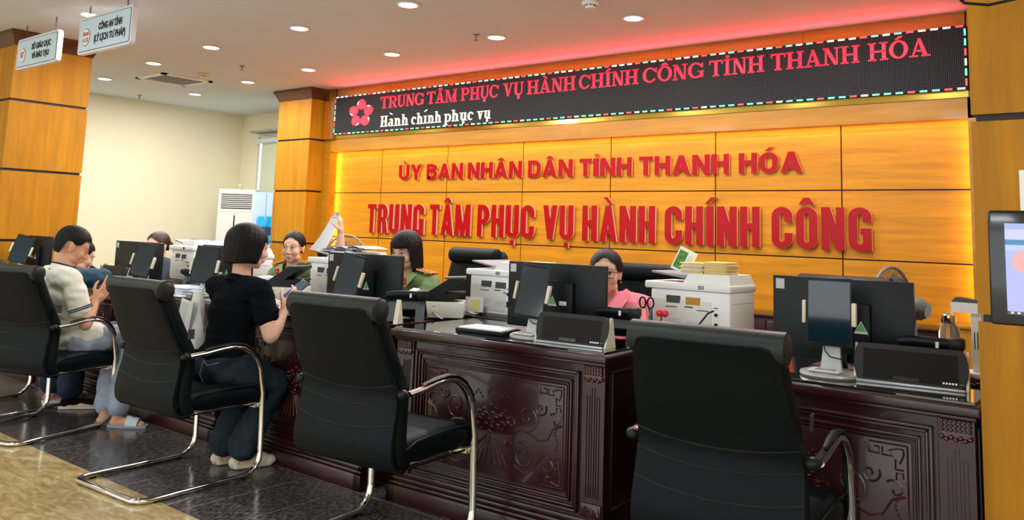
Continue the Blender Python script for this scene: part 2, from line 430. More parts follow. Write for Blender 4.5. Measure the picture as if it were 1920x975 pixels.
# ================================================================== LETTERING
def arc(cx, cy, rx, ry, a0, a1, n=7):
    return [(cx + rx * math.cos(math.radians(a0 + (a1 - a0) * i / n)), cy + ry * math.sin(math.radians(a0 + (a1 - a0) * i / n))) for i in range(n + 1)]
def ringsec(cx, cy, rx, ry, tx, ty, a0, a1, n=8):
    return arc(cx, cy, rx, ry, a0, a1, n) + arc(cx, cy, rx - tx, ry - ty, a1, a0, n)
def rc(x0, y0, x1, y1): return [(x0, y0), (x1, y0), (x1, y1), (x0, y1)]

def block(ch, s, t, w, r):
    """solid block capital: list of outlines in a w x 1 box; s stem, t bar thickness, r corner radius"""
    G = []
    if ch == 'T': G = [rc(0, 1 - t, w, 1), rc((w - s) / 2, 0, (w + s) / 2, 1 - t / 2)]
    elif ch == 'I': G = [rc(0, 0, w, 1)]
    elif ch == 'H': G = [rc(0, 0, s, 1), rc(w - s, 0, w, 1), rc(s / 2, 0.43, w - s / 2, 0.43 + t)]
    elif ch == 'N': G = [rc(0, 0, s, 1), rc(w - s, 0, w, 1), [(0, 1), (s * 1.05, 1), (w, 0), (w - s * 1.05, 0)]]
    elif ch == 'M': G = [rc(0, 0, s, 1), rc(w - s, 0, w, 1), [(0, 1), (s * 1.1, 1), (w / 2 + s * .45, 0), (w / 2 - s * .45, 0)], [(w, 1), (w - s * 1.1, 1), (w / 2 - s * .45, 0), (w / 2 + s * .45, 0)]]
    elif ch == 'V': G = [[(0, 1), (s * 1.05, 1), (w / 2 + s * .52, 0), (w / 2 - s * .52, 0)], [(w, 1), (w - s * 1.05, 1), (w / 2 - s * .52, 0), (w / 2 + s * .52, 0)]]
    elif ch == 'A': G = [[(0, 0), (s * 1.0, 0), (w / 2 + s * .5, 1), (w / 2 - s * .5, 1)], [(w, 0), (w - s * 1.0, 0), (w / 2 - s * .5, 1), (w / 2 + s * .5, 1)], rc(w * 0.2, 0.19, w * 0.8, 0.19 + t)]
    elif ch == 'Y': G = [rc((w - s) / 2, 0, (w + s) / 2, .5), [(0, 1), (s * 1.05, 1), (w / 2 + s * .5, .42), (w / 2 - s * .5, .42)], [(w, 1), (w - s * 1.05, 1), (w / 2 - s * .5, .42), (w / 2 + s * .5, .42)]]
    elif ch == 'U': G = [rc(0, r, s, 1), rc(w - s, r, w, 1), ringsec(w / 2, r, w / 2, r, s, min(t, r * .8), 180, 360, 14)]
    elif ch in 'OCG':
        G = [ringsec(w / 2, 1 - r, w / 2, r, s, min(t, r * .8), 0, 180, 14), ringsec(w / 2, r, w / 2, r, s, min(t, r * .8), 180, 360, 14), rc(0, r, s, 1 - r)]
        if ch == 'O': G.append(rc(w - s, r, w, 1 - r))
        if ch == 'C': G += [rc(w - s, 0.64, w, 1 - r), rc(w - s, r, w, 0.37)] if r < .36 else [rc(w - s, .62, w, 1 - r + .02), rc(w - s, r - .02, w, .38)]
        if ch == 'G': G += [rc(w - s, min(0.66, 1 - r), w, 1 - r + .001), rc(w - s, 0, w, 0.52), rc(w * .52, 0.515 - t * .9, w - .02, 0.515)]
    elif ch in 'PRBD':
        G = [rc(0, 0, s, 1)]
        if ch == 'D':
            rr = min(r, .5)
            G += [rc(s / 2, 1 - t, w / 2, 1), rc(s / 2, 0, w / 2, t), rc(w - s, rr, w, 1 - rr), ringsec(w / 2, 1 - rr, w / 2, rr, s, t, 0, 90), ringsec(w / 2, rr, w / 2, rr, s, t, 270, 360)]
        else:
            y0 = 0.40 if ch != 'B' else 0.48; rr = (1 - y0) / 2
            G += [rc(s / 2, 1 - t, w / 2, 1), rc(s / 2, y0, w / 2, y0 + t), ringsec(w / 2, y0 + rr, w / 2, rr, s, t, -90, 90, 12)]
            if ch == 'R': G += [[(w * .42, y0 + t * .5), (w * .42 + s, y0 + t * .6), (w * 1.02, 0), (w * 1.02 - s * 1.08, 0)]]
            if ch == 'B': rr = (y0 + t) / 2 - .004; G += [rc(s / 2, .002, w / 2, t), ringsec(w / 2, rr, w / 2 - .003, rr - .002, s, t, -90, 90, 12)]
    return G
DIA = {'Â': 'A^', 'Ụ': 'U.', 'À': 'A`', 'Í': "I'", 'Ô': 'O^', 'Ỉ': 'I?', 'Ó': "O'", 'Ủ': 'U?', 'à': 'a`', 'í': "i'", 'ụ': 'u.'}
def dia(k, w, s, y=1.06, h=0.16):
    c = w / 2
    if k == '^': return [[(c - s * 1.0, y), (c - s * .35, y), (c, y + h * .5), (c + s * .35, y), (c + s * 1.0, y), (c + s * .38, y + h), (c - s * .38, y + h)]]
    if k == '`': return [[(c + s * .15, y), (c + s * .75, y), (c - s * .1, y + h * 1.1), (c - s * .9, y + h * 1.1)]]
    if k == "'": return [[(c - s * .15, y), (c - s * .75, y), (c + s * .1, y + h * 1.1), (c + s * .9, y + h * 1.1)]]
    if k == '.': return [rc(c - s * .42, -.13 - s * .5, c + s * .42, -.13 + s * .3)]
    if k == '?': return [ringsec(c, y + h * .72, s * .55, h * .42, s * .34, h * .24, -80, 190, 10), rc(c - s * .18, y - h * .05, c + s * .18, y + h * .42)]
    return []
WID = {'I': .42, 'M': 1.35, 'A': 1.12, 'V': 1.08, 'N': 1.05, 'T': .92, 'Y': 1.0}
def lay_word(word, X0, X1, z0, hgt, s_rel, t, r, wfun=WID, maker=block, gap_rel=0.16):
    """yield (char, outlines in world x,z)"""
    ws = [wfun.get(DIA.get(c, c)[0], 1.0) for c in word]
    tot = sum(ws) + gap_rel * (len(word) - 1); u = (X1 - X0) / tot
    x = X0; out = []
    for c, wd in zip(word, ws):
        w = wd * u / hgt; d = DIA.get(c, c); s = s_rel * u / hgt
        if d[0] == 'I': w = max(w, s * 1.0) if maker is block else w
        G = maker(d[0], s, t, w, min(r, .49))
        if len(d) > 1: G = G + dia(d[1], w, s if maker is block else s * 1.3)
        out.append((c, [[(x + a * hgt, z0 + b * hgt) for a, b in g] for g in G])); x += (wd + gap_rel) * u
    return out

def wall_line(words, z0, hgt, s_rel, t, r, label, depth, shear=0.0, gap=0.16):
    T = thing('wall_lettering', label, 'lettering', ((words[0][1] + words[-1][2]) / 2, 6.33, z0))
    ox, oz = T.location.x, T.location.z
    for wd, a, b in words:
        for c, G in lay_word(wd, a, b, z0, hgt, s_rel, t, r, gap_rel=gap):
            q = B()
            for k, g in enumerate(G):
                gg = [(x + (z - z0) * shear - ox, z - oz) for x, z in g]
                q.prism(gg, -depth - 0.001 * (k % 4) * 0.3, -0.012, 'xz', side_mi=1)
            q.obj('letter', [REDL, PINKE], T, recalc=True, ang=30)
    return T
wall_line([('ỦY', -6.60, -6.25), ('BAN', -6.18, -5.66), ('NHÂN', -5.60, -4.90), ('DÂN', -4.83, -4.31), ('TỈNH', -4.24, -3.69), ('THANH', -3.62, -2.79), ('HÓA', -2.71, -2.20)],
          1.770, 0.163, 0.32, 0.21, 0.38, 'upper, smaller row of raised red letters on the orange panelled wall', 0.024, gap=0.10)
wall_line([('TRUNG', -7.06, -6.18), ('TÂM', -6.10, -5.53), ('PHỤC', -5.44, -4.73), ('VỤ', -4.63, -4.285), ('HÀNH', -4.19, -3.45), ('CHÍNH', -3.36, -2.535), ('CÔNG', -2.44, -1.705)],
          1.192, 0.315, 0.385, 0.155, 0.22, 'lower, larger row of raised red letters on the orange panelled wall', 0.032)

# ------------------------------------------------------------------ LED sign
def serif(ch, s, t, w, r):
    f = s * .62; h = .055; th = .075   # serif half reach, serif height, thin stroke
    def st(x, y0=0, y1=1, top=True, bot=True):
        L = [rc(x, y0, x + s, y1)]
        if bot: L.append(rc(x - f, y0, x + s + f, y0 + h))
        if top: L.append(rc(x - f, y1 - h, x + s + f, y1))
        return L
    def thin(x, y0, y1): return [rc(x, y0, x + s * .42, y1), rc(x - f, y1 - h, x + s * .42 + f, y1)]
    G = []
    if ch == 'T': G = st((w - s) / 2, top=False) + [rc(0, 1 - th, w, 1), rc(0, .76, s * .3, 1), rc(w - s * .3, .76, w, 1)]
    elif ch == 'I': G = st((w - s) / 2)
    elif ch == 'H': G = st(f) + st(w - s - f) + [rc(f, .46, w - f, .46 + th)]
    elif ch == 'N': G = thin(f, 0, 1) + [rc(0, 0, 2 * f + s * .42, h), [(f * .6, 1), (f * .6 + s * 1.2, 1), (w - f, 0), (w - f - s, 0)]] + thin(w - f - s * .42, 0, 1)
    elif ch == 'M': G = thin(f, 0, 1) + [rc(0, 0, 2 * f + s * .42, h), [(f, 1), (f + s * 1.1, 1), (w / 2 + s * .3, 0), (w / 2 - s * .3, 0)], [(w - f, 1), (w - f - s * .45, 1), (w / 2 - s * .1, 0), (w / 2 + s * .3, 0)]] + st(w - s - f)
    elif ch == 'V': G = [[(f, 1), (f + s * 1.1, 1), (w / 2 + s * .35, 0), (w / 2 - s * .35, 0)], [(w - f, 1), (w - f - s * .45, 1), (w / 2 - s * .1, 0), (w / 2 + s * .3, 0)], rc(0, 1 - h, s + 2 * f, 1), rc(w - s - f, 1 - h, w, 1)]
    elif ch == 'A': G = [[(w - f, 0), (w - f - s * 1.1, 0), (w / 2 - s * .5, 1), (w / 2 + s * .2, 1)], [(f, 0), (f + s * .42, 0), (w / 2 + s * .1, 1), (w / 2 - s * .3, 1)], rc(0, 0, s + 2 * f, h), rc(w - s - 2 * f, 0, w, h), rc(w * .25, .28, w * .7, .28 + th)]
    elif ch == 'U': G = [rc(f, .3, f + s, 1), rc(w - f - s * .42, .3, w - f, 1), rc(0, 1 - h, s + 2 * f, 1), rc(w - s * .42 - 2 * f, 1 - h, w, 1), ringsec(w / 2, .32, w / 2 - f, .32, s * .9, .1, 180, 300, 8), ringsec(w / 2, .32, w / 2 - f, .32, s * .42, .1, 290, 360, 6)]
    elif ch in 'OCG':
        G = [ringsec(w / 2, .5, w / 2, .5, s, th, 60, 300, 20)]
        if ch == 'O': G += [ringsec(w / 2, .5, w / 2, .5, s, th, -62, 62, 12)]
        else: G += [ringsec(w / 2, .5, w / 2, .5, s * .5, th, 30, 62, 5), ringsec(w / 2, .5, w / 2, .5, s * .5, th, 298, 325, 5), rc(w - s * .4, .66, w - s * .1, .95)]
        if ch == 'G': G += [rc(w - s, .05, w, .45), rc(w - s - f, .45 - h, w + f * .4, .45)]
    elif ch in 'PRBD':
        y0 = .44; G = st(f); rr = (1 - y0) / 2
        if ch == 'D': G += [rc(f, 1 - th, w / 2, 1), rc(f, 0, w / 2, th), ringsec(w / 2, .5, w / 2, .5, s, th, -90, 90, 12)]
        else: G += [rc(f, 1 - th, w * .55, 1), rc(f, y0, w * .55, y0 + th), ringsec(w * .5, y0 + rr, w * .46, rr, s, th, -90, 90, 12)]
        if ch == 'R': G += [[(w * .42, y0 + th), (w * .42 + s * 1.1, y0 + th), (w, 0), (w - s * 1.2, 0)], rc(w - s * 1.2, 0, w + f * .5, h)]
    elif ch == 'h': G = st(f, top=False) + [rc(0, 1 - h, f + s, 1), rc(w - f - s, 0, w - f, .45), rc(w - 2 * f - s, 0, w, h), ringsec(w / 2 + s * .2, .45, w / 2 - f - s * .2, .24, s, .1, 0, 150, 9)]
    elif ch == 'n': G = [rc(f, 0, f + s, .69), rc(0, 0, 2 * f + s, h), rc(0, .69 - h, f + s, .69), rc(w - f - s, 0, w - f, .45), rc(w - 2 * f - s, 0, w, h), ringsec(w / 2 + s * .2, .45, w / 2 - f - s * .2, .24, s, .1, 0, 150, 9)]
    elif ch == 'i': G = [rc((w - s) / 2, 0, (w + s) / 2, .69), rc((w - s) / 2 - f, 0, (w + s) / 2 + f, h), rc((w - s) / 2 - f, .69 - h, (w + s) / 2, .69)]
    elif ch == 'u': G = [rc(f, .22, f + s, .69), rc(0, .69 - h, f + s, .69), rc(w - f - s, 0, w - f, .69), rc(w - 2 * f - s, .69 - h, w - f, .69), rc(w - f - s, 0, w, h), ringsec(w / 2 - s * .1, .24, w / 2 - f - s * .05, .24, s, .1, 180, 340, 9)]
    elif ch == 'c': G = [ringsec(w / 2, .345, w / 2, .355, s, .08, 55, 310, 16), arc(w * .8, .55, s * .5, .08, 0, 360, 8)]
    elif ch == 'p': G = [rc(f, -.3, f + s, .69), rc(0, -.3, 2 * f + s, -.3 + h), rc(0, .69 - h, f + s, .69), ringsec(w / 2 + s * .2, .345, w / 2 - s * .2, .355, s, .08, -125, 125, 16)]
    elif ch == 'v': G = [[(f, .69), (f + s * 1.1, .69), (w / 2 + s * .35, 0), (w / 2 - s * .35, 0)], [(w - f, .69), (w - f - s * .45, .69), (w / 2 - s * .1, 0), (w / 2 + s * .3, 0)], rc(0, .69 - h, s + 2 * f, .69), rc(w - s - f, .69 - h, w, .69)]
    elif ch == 'a': G = [rc(w - f - s, 0, w - f, .5), rc(w - f - s, 0, w, h), ringsec(w * .5, .48, w * .5 - f, .22, s, .08, 0, 160, 10), ringsec(w * .42, .19, w * .42, .2, s, .06, 0, 360, 14)]
    return G
LS = thing('led_sign', 'long black LED display showing red scrolling text above the lettered wall', 'sign', (-4.32, 6.27, 2.30))
def led_black():
    m = mat('led_face', (0.012, 0.012, 0.014), 0.8, spec=0.08)
    nt = m.node_tree; b = nt.nodes['Principled BSDF']; tc = nt.nodes.new('ShaderNodeTexCoord')
    mp = nt.nodes.new('ShaderNodeMapping'); mp.inputs['Scale'].default_value = (85, 85, 85); nt.links.new(tc.outputs['Object'], mp.inputs[0])
    fr = nt.nodes.new('ShaderNodeVectorMath'); fr.operation = 'FRACTION'; nt.links.new(mp.outputs[0], fr.inputs[0])
    sb = nt.nodes.new('ShaderNodeVectorMath'); sb.operation = 'SUBTRACT'; sb.inputs[1].default_value = (0.5, 0, 0.5); nt.links.new(fr.outputs[0], sb.inputs[0])
    ml = nt.nodes.new('ShaderNodeVectorMath'); ml.operation = 'MULTIPLY'; ml.inputs[1].default_value = (1, 0, 1); nt.links.new(sb.outputs[0], ml.inputs[0])
    ln = nt.nodes.new('ShaderNodeVectorMath'); ln.operation = 'LENGTH'; nt.links.new(ml.outputs[0], ln.inputs[0])
    cr = nt.nodes.new('ShaderNodeValToRGB'); e = cr.color_ramp.elements
    e[0].position = 0.25; e[0].color = (0.09, 0.095, 0.10, 1); e[1].position = 0.36; e[1].color = (0.012, 0.012, 0.016, 1)
    nt.links.new(ln.outputs['Value'], cr.inputs[0]); nt.links.new(cr.outputs[0], b.inputs['Base Color'])
    return m
X0, X1, Z0, Z1 = -7.61, -1.045, 2.30, 2.745
ox, oz = -4.32, 2.30
B().box(X0 - ox, X1 - ox, -0.07, 0, 0, Z1 - oz, 0.004).obj('housing', BLK, LS)
bx('screen', led_black(), LS, X0 - ox + 0.012, X1 - ox - 0.012, -0.0715, -0.07, 0.012, Z1 - oz - 0.012)
LRED = mat('led_red', (0.2, 0, 0), 0.5, emit=(1.0, 0.0035, 0.010), es=7)
LREDE = mat('led_red_rim', (0.3, 0, 0), 0.5, emit=(1.0, 0.16, 0.18), es=1.8)
LWHT = mat('led_white', (0.3, 0.3, 0.2), 0.5, emit=(1.0, 0.88, 0.55), es=1.6)
SW = {'I': .55, 'M': 1.35, 'A': 1.08, 'i': .55, 'H': 1.1, 'T': .95, 'c': .75, 'a': .85, 'v': .95, 'p': .95}
words = [('TRUNG', -6.83, -6.17), ('TÂM', -6.115, -5.69), ('PHỤC', -5.635, -5.14), ('VỤ', -5.08, -4.83), ('HÀNH', -4.785, -4.23), ('CHÍNH', -4.19, -3.575), ('CÔNG', -3.53, -2.97), ('TỈNH', -2.915, -2.455), ('THANH', -2.40, -1.74), ('HÓA', -1.68, -1.27)]
for wd, a, b in words:
    for c, G in lay_word(wd, a, b, 2.557, 0.128, 0.20, 0.1, .4, SW, serif, 0.07):
        q = B()
        for g in G: q.prism([(x - ox, z - oz) for x, z in g], -0.0735, -0.0715, 'xz')
        q.obj('letter', LRED, LS)
for wd, a, b in [('Hành', -6.82, -6.38), ('chính', -6.335, -5.895), ('phục', -5.86, -5.455), ('vụ', -5.41, -5.23)]:
    for c, G in lay_word(wd, a, b, 2.352, 0.118, 0.24, 0.1, .4, SW, serif, 0.05):
        q = B()
        for g in G: q.prism([(x - ox, z - oz) for x, z in g], -0.0735, -0.0715, 'xz')
        q.obj('letter', LWHT, LS)
# five-armed folded ribbon emblem
cx, cz, R = -7.15, 2.525, 0.155
for k in range(5):
    a = math.radians(90 + 72 * k - 4)
    def pt(r_, d): return (cx - ox + R * r_ * math.cos(a + math.radians(d)) * 1.28, cz - oz + R * r_ * math.sin(a + math.radians(d)))
    o1 = [pt(.46, 35), pt(.64, 35), pt(.84, 24), pt(.98, 14), pt(1.04, 2), pt(1.0, -9), pt(.86, -19), pt(.66, -35), pt(.48, -35), pt(.27, 0)]
    B().prism(o1, -0.0740, -0.0715, 'xz').obj('emblem_arm', LRED, LS)
    o2 = [pt(.95, 18), pt(.72, 24), pt(.74, 33), pt(.84, 27)]
    B().prism(o2, -0.0745, -0.0715, 'xz').obj('emblem_fold', LWHT, LS)
# chasing border lights
LGRN = mat('led_green', (0.1, 0.3, 0.2), 0.5, emit=(0.12, 1.0, 0.55), es=1.3)
LWH2 = mat('led_pale', (0.3, 0.3, 0.3), 0.5, emit=(0.85, 1.0, 0.9), es=1.6)
proto = {}
for nm, m in (('g', LGRN), ('w', LWH2), ('r', mat('led_red2', (0.3, 0, 0), 0.5, emit=(1, 0.08, 0.08), es=1.5))):
    for d in 'hv':
        proto[nm + d] = (0.024, 0.006, m) if d == 'h' else (0.006, 0.024, m)
meshes = {}
def blight(kind, x, z):
    if kind not in meshes:
        w, h, m = proto[kind]; o = bx('border_light', m, LS, -w, w, -0.0015, 0, -h, h); meshes[kind] = o
    else: o = copy_to(meshes[kind], LS)
    o.location = (x, -0.0715, z)
pat = 'gwwrggwr'
n = 84
for i in range(n):
    x = X0 - ox + 0.04 + (X1 - X0 - 0.08) * i / (n - 1)
    blight('wwwrgwgr'[i % 8] + 'h', x, Z1 - oz - 0.008); blight('ggrwgggr'[i % 8] + 'h', x, 0.008)
for i in range(6):
    z = 0.05 + 0.345 * i / 5
    blight('grwggr'[i] + 'v', X0 - ox + 0.008, z); blight('rgwrgg'[i] + 'v', X1 - ox - 0.008, z)
strip_light('sign_red_strip', (-7.4, 6.155, 2.75), (-1.1, 6.155, 2.75), (0, -1.3, 1), 0.03, 17, (1, 0.035, 0.045))

# hanging department signs
def hang_sign(x0, x1, z0, z1, lines, num, label):
    w = x1 - x0; h = z1 - z0; T = thing('hanging_sign', label, 'sign', ((x0 + x1) / 2, 2.80, z0))
    SB = mat('sign_acrylic', (0.60, 0.78, 0.92), 0.3); SF = mat('sign_rim', (0.75, 0.78, 0.86), 0.35)
    def rr(q, w_, h_, r, y0, y1):
        P = arc(w_ / 2 - r, h_ / 2 - r, r, r, 0, 90, 5) + arc(-w_ / 2 + r, h_ / 2 - r, r, r, 90, 180, 5) + arc(-w_ / 2 + r, -h_ / 2 + r, r, r, 180, 270, 5) + arc(w_ / 2 - r, -h_ / 2 + r, r, r, 270, 360, 5)
        q.prism([(a, b + h / 2) for a, b in P], y0, y1, 'xz'); return q
    rr(B(), w, h, 0.03, -0.018, 0.018).obj('frame', SF, T)
    rr(B(), w - 0.035, h - 0.035, 0.022, -0.020, -0.017).obj('line_border', INK, T)
    rr(B(), w - 0.043, h - 0.043, 0.020, -0.021, -0.019).obj('face', SB, T)
    q = B(); q.M = Matrix.Translation((-w * .34, -0.0215, h * .44)) @ Matrix.Rotation(PI / 2, 4, 'X')
    q.lathe([(h * .235, 0), (h * .235, 0.001)], n=28); q.obj('number_ring', INK, T)
    q = B(); q.M = Matrix.Translation((-w * .34, -0.0228, h * .44)) @ Matrix.Rotation(PI / 2, 4, 'X')
    q.lathe([(h * .22, 0), (h * .22, 0.001)], n=28); q.obj('number_disc', PAPER, T)
    RD = mat('sign_red', (0.5, 0.01, 0.02), 0.5)
    for k, nn in enumerate(num):
        text_mesh('number', nn, h * (.28 if len(num) == 1 else .14), RD, T, (-w * .34, -0.0245, h * (.44 + (.08 if len(num) > 1 else 0) - .16 * k)), FRONT, offset=0.0015, width=h * (.24 if len(num) == 1 else .30))
    for k, (l, wd) in enumerate(lines):
        text_mesh('sign_text', l, h * .25, INK, T, (w * .115, -0.0225, h * (.64 - .30 * k)), FRONT, offset=0.0026, width=w * wd)
    for sx in (-w * .36, w * .36):
        q = B(); zt = CZ - z0
        k = 0; z = h - 0.003
        while z < zt - 0.0:
            c_ = [(math.cos(a) * 0.006, math.sin(a) * 0.011) for a in [2 * PI * i / 8 for i in range(8)]]
            P = [(sx + (c if k % 2 else 0), (0 if k % 2 else c), z + s_ + 0.006) for c, s_ in c_]
            q.tube(P, 0.002, 5, closed=True); z += 0.0155; k += 1
        q.obj('chain', DGREY, T)
    return T
hang_sign(-7.63, -6.85, 2.47, 2.73, [('SỞ GIÁO DỤC', .46), ('VÀ ĐÀO TẠO', .42)], ['07'], 'white hanging sign numbered 07 in front of the left column')
hang_sign(-6.49, -5.68, 2.475, 2.76, [('CÔNG AN TỈNH', .44), ('(LÝ LỊCH TƯ PHÁP)', .58)], ['09.10', '11.12'], 'larger white hanging sign to the right of the sign numbered 07')
# ================================================================== DESKS
DT = 0.787
def spiral(cx, cz, r0, turns, a0, sgn=1, n=22, k=0.12):
    P = []
    for i in range(n + 1):
        t = i / n; r = r0 * (1 - (1 - k) * t); a = a0 + sgn * t * turns * 2 * PI
        P.append((cx + r * math.cos(a), cz + r * math.sin(a)))
    return P
def make_desk(w=1.14, label=None):
    T = thing('service_desk', label, 'desk', (0, 0, 0))
    h = w / 2; D = 0.62; y = 0.0       # local y=0 is the plinth front, world Y 2.80
    b = B(); b.box(-h + 0.02, h - 0.02, 0.035, .06, 0.12, 0.74); b.box(-h + 0.02, -h + .045, 0.06, D, 0.0, 0.74); b.box(h - 0.045, h - .02, 0.06, D, 0.0, 0.74)
    b.obj('carcass', ROSE, T)
    b = B()
    for x0_, x1_, dd in ((-h, h, .06), (-h, -h + .05, D), (h - .05, h, D)):
        b.box(x0_, x1_, 0.0, dd, 0.0, 0.075, 0.003); b.box(x0_ + 0.006, x1_ - 0.006, 0.008, dd, 0.075, 0.092, 0.006); b.box(x0_ + 0.012, x1_ - 0.012, 0.016, dd, 0.092, 0.112, 0.006); b.box(x0_ + 0.016, x1_ - 0.016, 0.024, dd, 0.112, 0.135, 0.004)
    b.obj('plinth', ROSE, T)
    b = B(); b.box(-h - 0.012, h + 0.012, -0.012, D, 0.742, 0.778, 0.008, 3); b.box(-h + 0.004, h - 0.004, 0.012, D, 0.728, 0.743, 0.004)
    b.obj('worktop', ROSE, T)
    B().box(-h + 0.004, h - 0.004, 0.004, D - 0.004, 0.778, DT, 0.0015, 1).obj('glass_top', GLASST, T)
    # pilasters
    for sx in (-1, 1):
        c = sx * (h - 0.062)
        b = B(); b.box(c - 0.052, c + 0.052, 0.024, 0.05, 0.135, 0.728, 0.002, 1)
        for k in (-1, 0, 1):
            for e in (-0.006, 0.006): b.box(c + k * 0.022 + e - 0.0015, c + k * 0.022 + e + 0.0015, 0.020, 0.026, 0.22 , 0.64 - abs(k) * 0.03)
        b.box(c - 0.046, c + 0.046, 0.016, 0.03, 0.145, 0.20, 0.004)
        b.obj('pilaster', ROSE, T)
        b = B(); b.box(c - 0.04, c + 0.04, 0.019, 0.026, 0.675, 0.726)
        random.seed(5)
        for r_ in range(3):
            for k in range(-3, 4):
                b.ball((c + k * 0.0125, 0.018, 0.722 - r_ * 0.013), (0.0055, 0.005, 0.006), 6, 5)
        for k in range(-3, 4): b.ball((c + k * 0.013, 0.017, 0.672 + (0.003 if k % 2 else -0.003)), (0.0075, 0.006, 0.007), 6, 5)
        b.obj('carved_capital', ROSE2, T); b = B()
        for e in (-1, 1): b.tube([(c + e * (0.004 + 0.03 * t), 0.017, 0.152 + 0.035 * math.sin(t * 3)) for t in [i / 6 for i in range(7)]], 0.004, 5)
        b.obj('carved_base', ROSE2, T)
    # nested frame mouldings on the front
    fx = h - 0.128
    def frame(b, x, z0, z1, t, y0, y1, bev=0.003):
        b.box(-x, x, y0, y1, z1 - t, z1, bev); b.box(-x, x, y0, y1, z0, z0 + t, bev); b.box(-x, -x + t, y0, y1, z0, z1, bev); b.box(x - t, x, y0, y1, z0, z1, bev)
    b = B()
    frame(b, fx, 0.150, 0.697, 0.012, 0.018, 0.04); frame(b, fx - 0.014, 0.164, 0.683, 0.010, 0.026, 0.04); frame(b, fx - 0.036, 0.186, 0.66, 0.010, 0.024, 0.04)
    frame(b, fx - 0.052, 0.202, 0.644, 0.005, 0.028, 0.04, 0.002)
    b.obj('panel_moulding', ROSE, T)
    px = fx - 0.062; b = B(); b.box(-px, px, 0.030, 0.04, 0.212, 0.634, 0.003)
    b.obj('front_panel', ROSE, T)
    # carving: greek keys in the corners, scrolls and a central flower vase
    b = B(); yy = 0.029; rr = 0.0032
    def tb(P, r_=rr): b.tube([(x, yy, z) for x, z in P], r_, 5, flat=0.8)
    X = px - 0.012; ZT = 0.622; ZB = 0.224; cz = (ZT + ZB) / 2
    for sx in (-1, 1):
        for sz in (-1, 1):
            zc = ZT if sz > 0 else ZB
            f = lambda a, c: (sx * (X - a), zc - sz * c)
            for L in ([(0, 0), (.115, 0), (.115, .034), (.085, .034), (.085, .014), (.100, .014)], [(0, 0), (0, .115), (.034, .115), (.034, .085), (.014, .085), (.014, .100)],
                      [(.075, .012), (.075, .036), (.045, .036), (.055, .02), (.03, .012), (.012, .012), (.012, .03), (.022, .055), (.036, .045), (.036, .075), (.012, .075)]):
                tb([f(a, c) for a, c in L])
        tb([(sx * X, ZT - .115), (sx * X, ZB + .115)])
        # big scrolls
        for (x_, z_, r_, tu, a0, sg) in ((.19, cz + .055, .062, 1.35, -2.2, 1), (.255, cz + .10, .032, 1.2, 0.5, -1), (.17, cz - .105, .058, 1.4, 1.9, -1), (.30, cz - .115, .038, 1.2, 2.6, 1), (.11, cz + .02, .030, 1.1, 3.6, -1), (.33, cz + .06, .034, 0.9, 2.4, -1), (.10, cz - .06, .026, 1.2, 1.0, 1)):
            tb([(sx * x, z) for x, z in spiral(x_, z_, r_, tu, a0, sg)], 0.0042)
        tb([(sx * x, z) for x, z in [(.02, cz - .05), (.06, cz - .085), (.10, cz - .06), (.13, cz - .02), (.155, cz + .0), (.20, cz - .005), (.25, cz - .03), (.29, cz - .02), (.32, cz + .03), (.36, cz + .045)]], 0.0046)
        tb([(sx * x, z) for x, z in [(.13, cz - .15), (.18, cz - .172), (.23, cz - .15), (.26, cz - .10), (.30, cz - .075), (.345, cz - .10), (.36, cz - .15)]], 0.0046)
        for k in range(7): b.ball((sx * (.335 + .006 * math.sin(k)), yy, cz - .05 + .013 * k), (.005, .005, .005), 6, 5)
        for k in range(5): b.ball((sx * (.05 + .012 * k), yy, cz + .135 - .012 * abs(k - 2)), (.006, .005, .006), 6, 5)
    random.seed(11)
    for k in range(46):
        a = random.uniform(0, 2 * PI); r_ = random.uniform(0, .075)
        b.ball((r_ * math.cos(a) * 1.2, yy + .001, cz + .02 + r_ * math.sin(a)), (.006 + random.random() * .006, .006, .005 + random.random() * .006), 6, 5)
    for k in range(-3, 4): tb([(k * .006, cz - .06), (k * .022, cz - .12), (k * .03, cz - .165)], 0.0035)
    for e in (-1, 1): tb([(0, cz + .16), (e * .02, cz + .13), (0, cz + .11)], .003)
    b.obj('carving', ROSE2, T)
    # side panels
    for sx in (-1, 1):
        b = B(); x = sx * (h - 0.018)
        for (a0, a1, c0, c1) in ((.09, D - .04, .690, .700), (.09, D - .04, .160, .170), (.09, .10, .160, .700), (D - .05, D - .04, .160, .700)): b.box(x - .004, x + .006 * sx + .002, a0, a1, c0, c1, .002)
        b.obj('side_moulding', ROSE, T)
    return T
desks = [(-1.045, 1.0, 'dark carved desk farthest right, against the column'), (-2.36, 1.0, 'dark carved desk with the woman in pink behind it'),
         (-3.665, 1.0, 'dark carved desk where the woman in black sits'), (-4.92, 1.0, 'dark carved desk just left of the woman in black'),
         (-6.12, 1.0, 'dark carved desk in front of the man in the white polo shirt'), (-7.38, 1.0, 'dark carved desk farthest left by the first column')]
D0 = make_desk(1.14)
for i, (x, s, lb) in enumerate(desks):
    o = D0 if i == 0 else dup(D0, (x, 2.80, 0), 0)
    yy_, rz_ = {-1.045: (2.87, 0), -2.36: (2.843, math.radians(3.0))}.get(x, (2.80, 0))
    if i == 5: x = -7.285; o.scale = (.82, 1, 1)
    o.location = (x - .015 if x > -2 else x, yy_, 0); o.rotation_euler = (0, 0, rz_); o['label'] = lb; o['group'] = 'carved rosewood service desks in a row'
    if i == 0: first = o
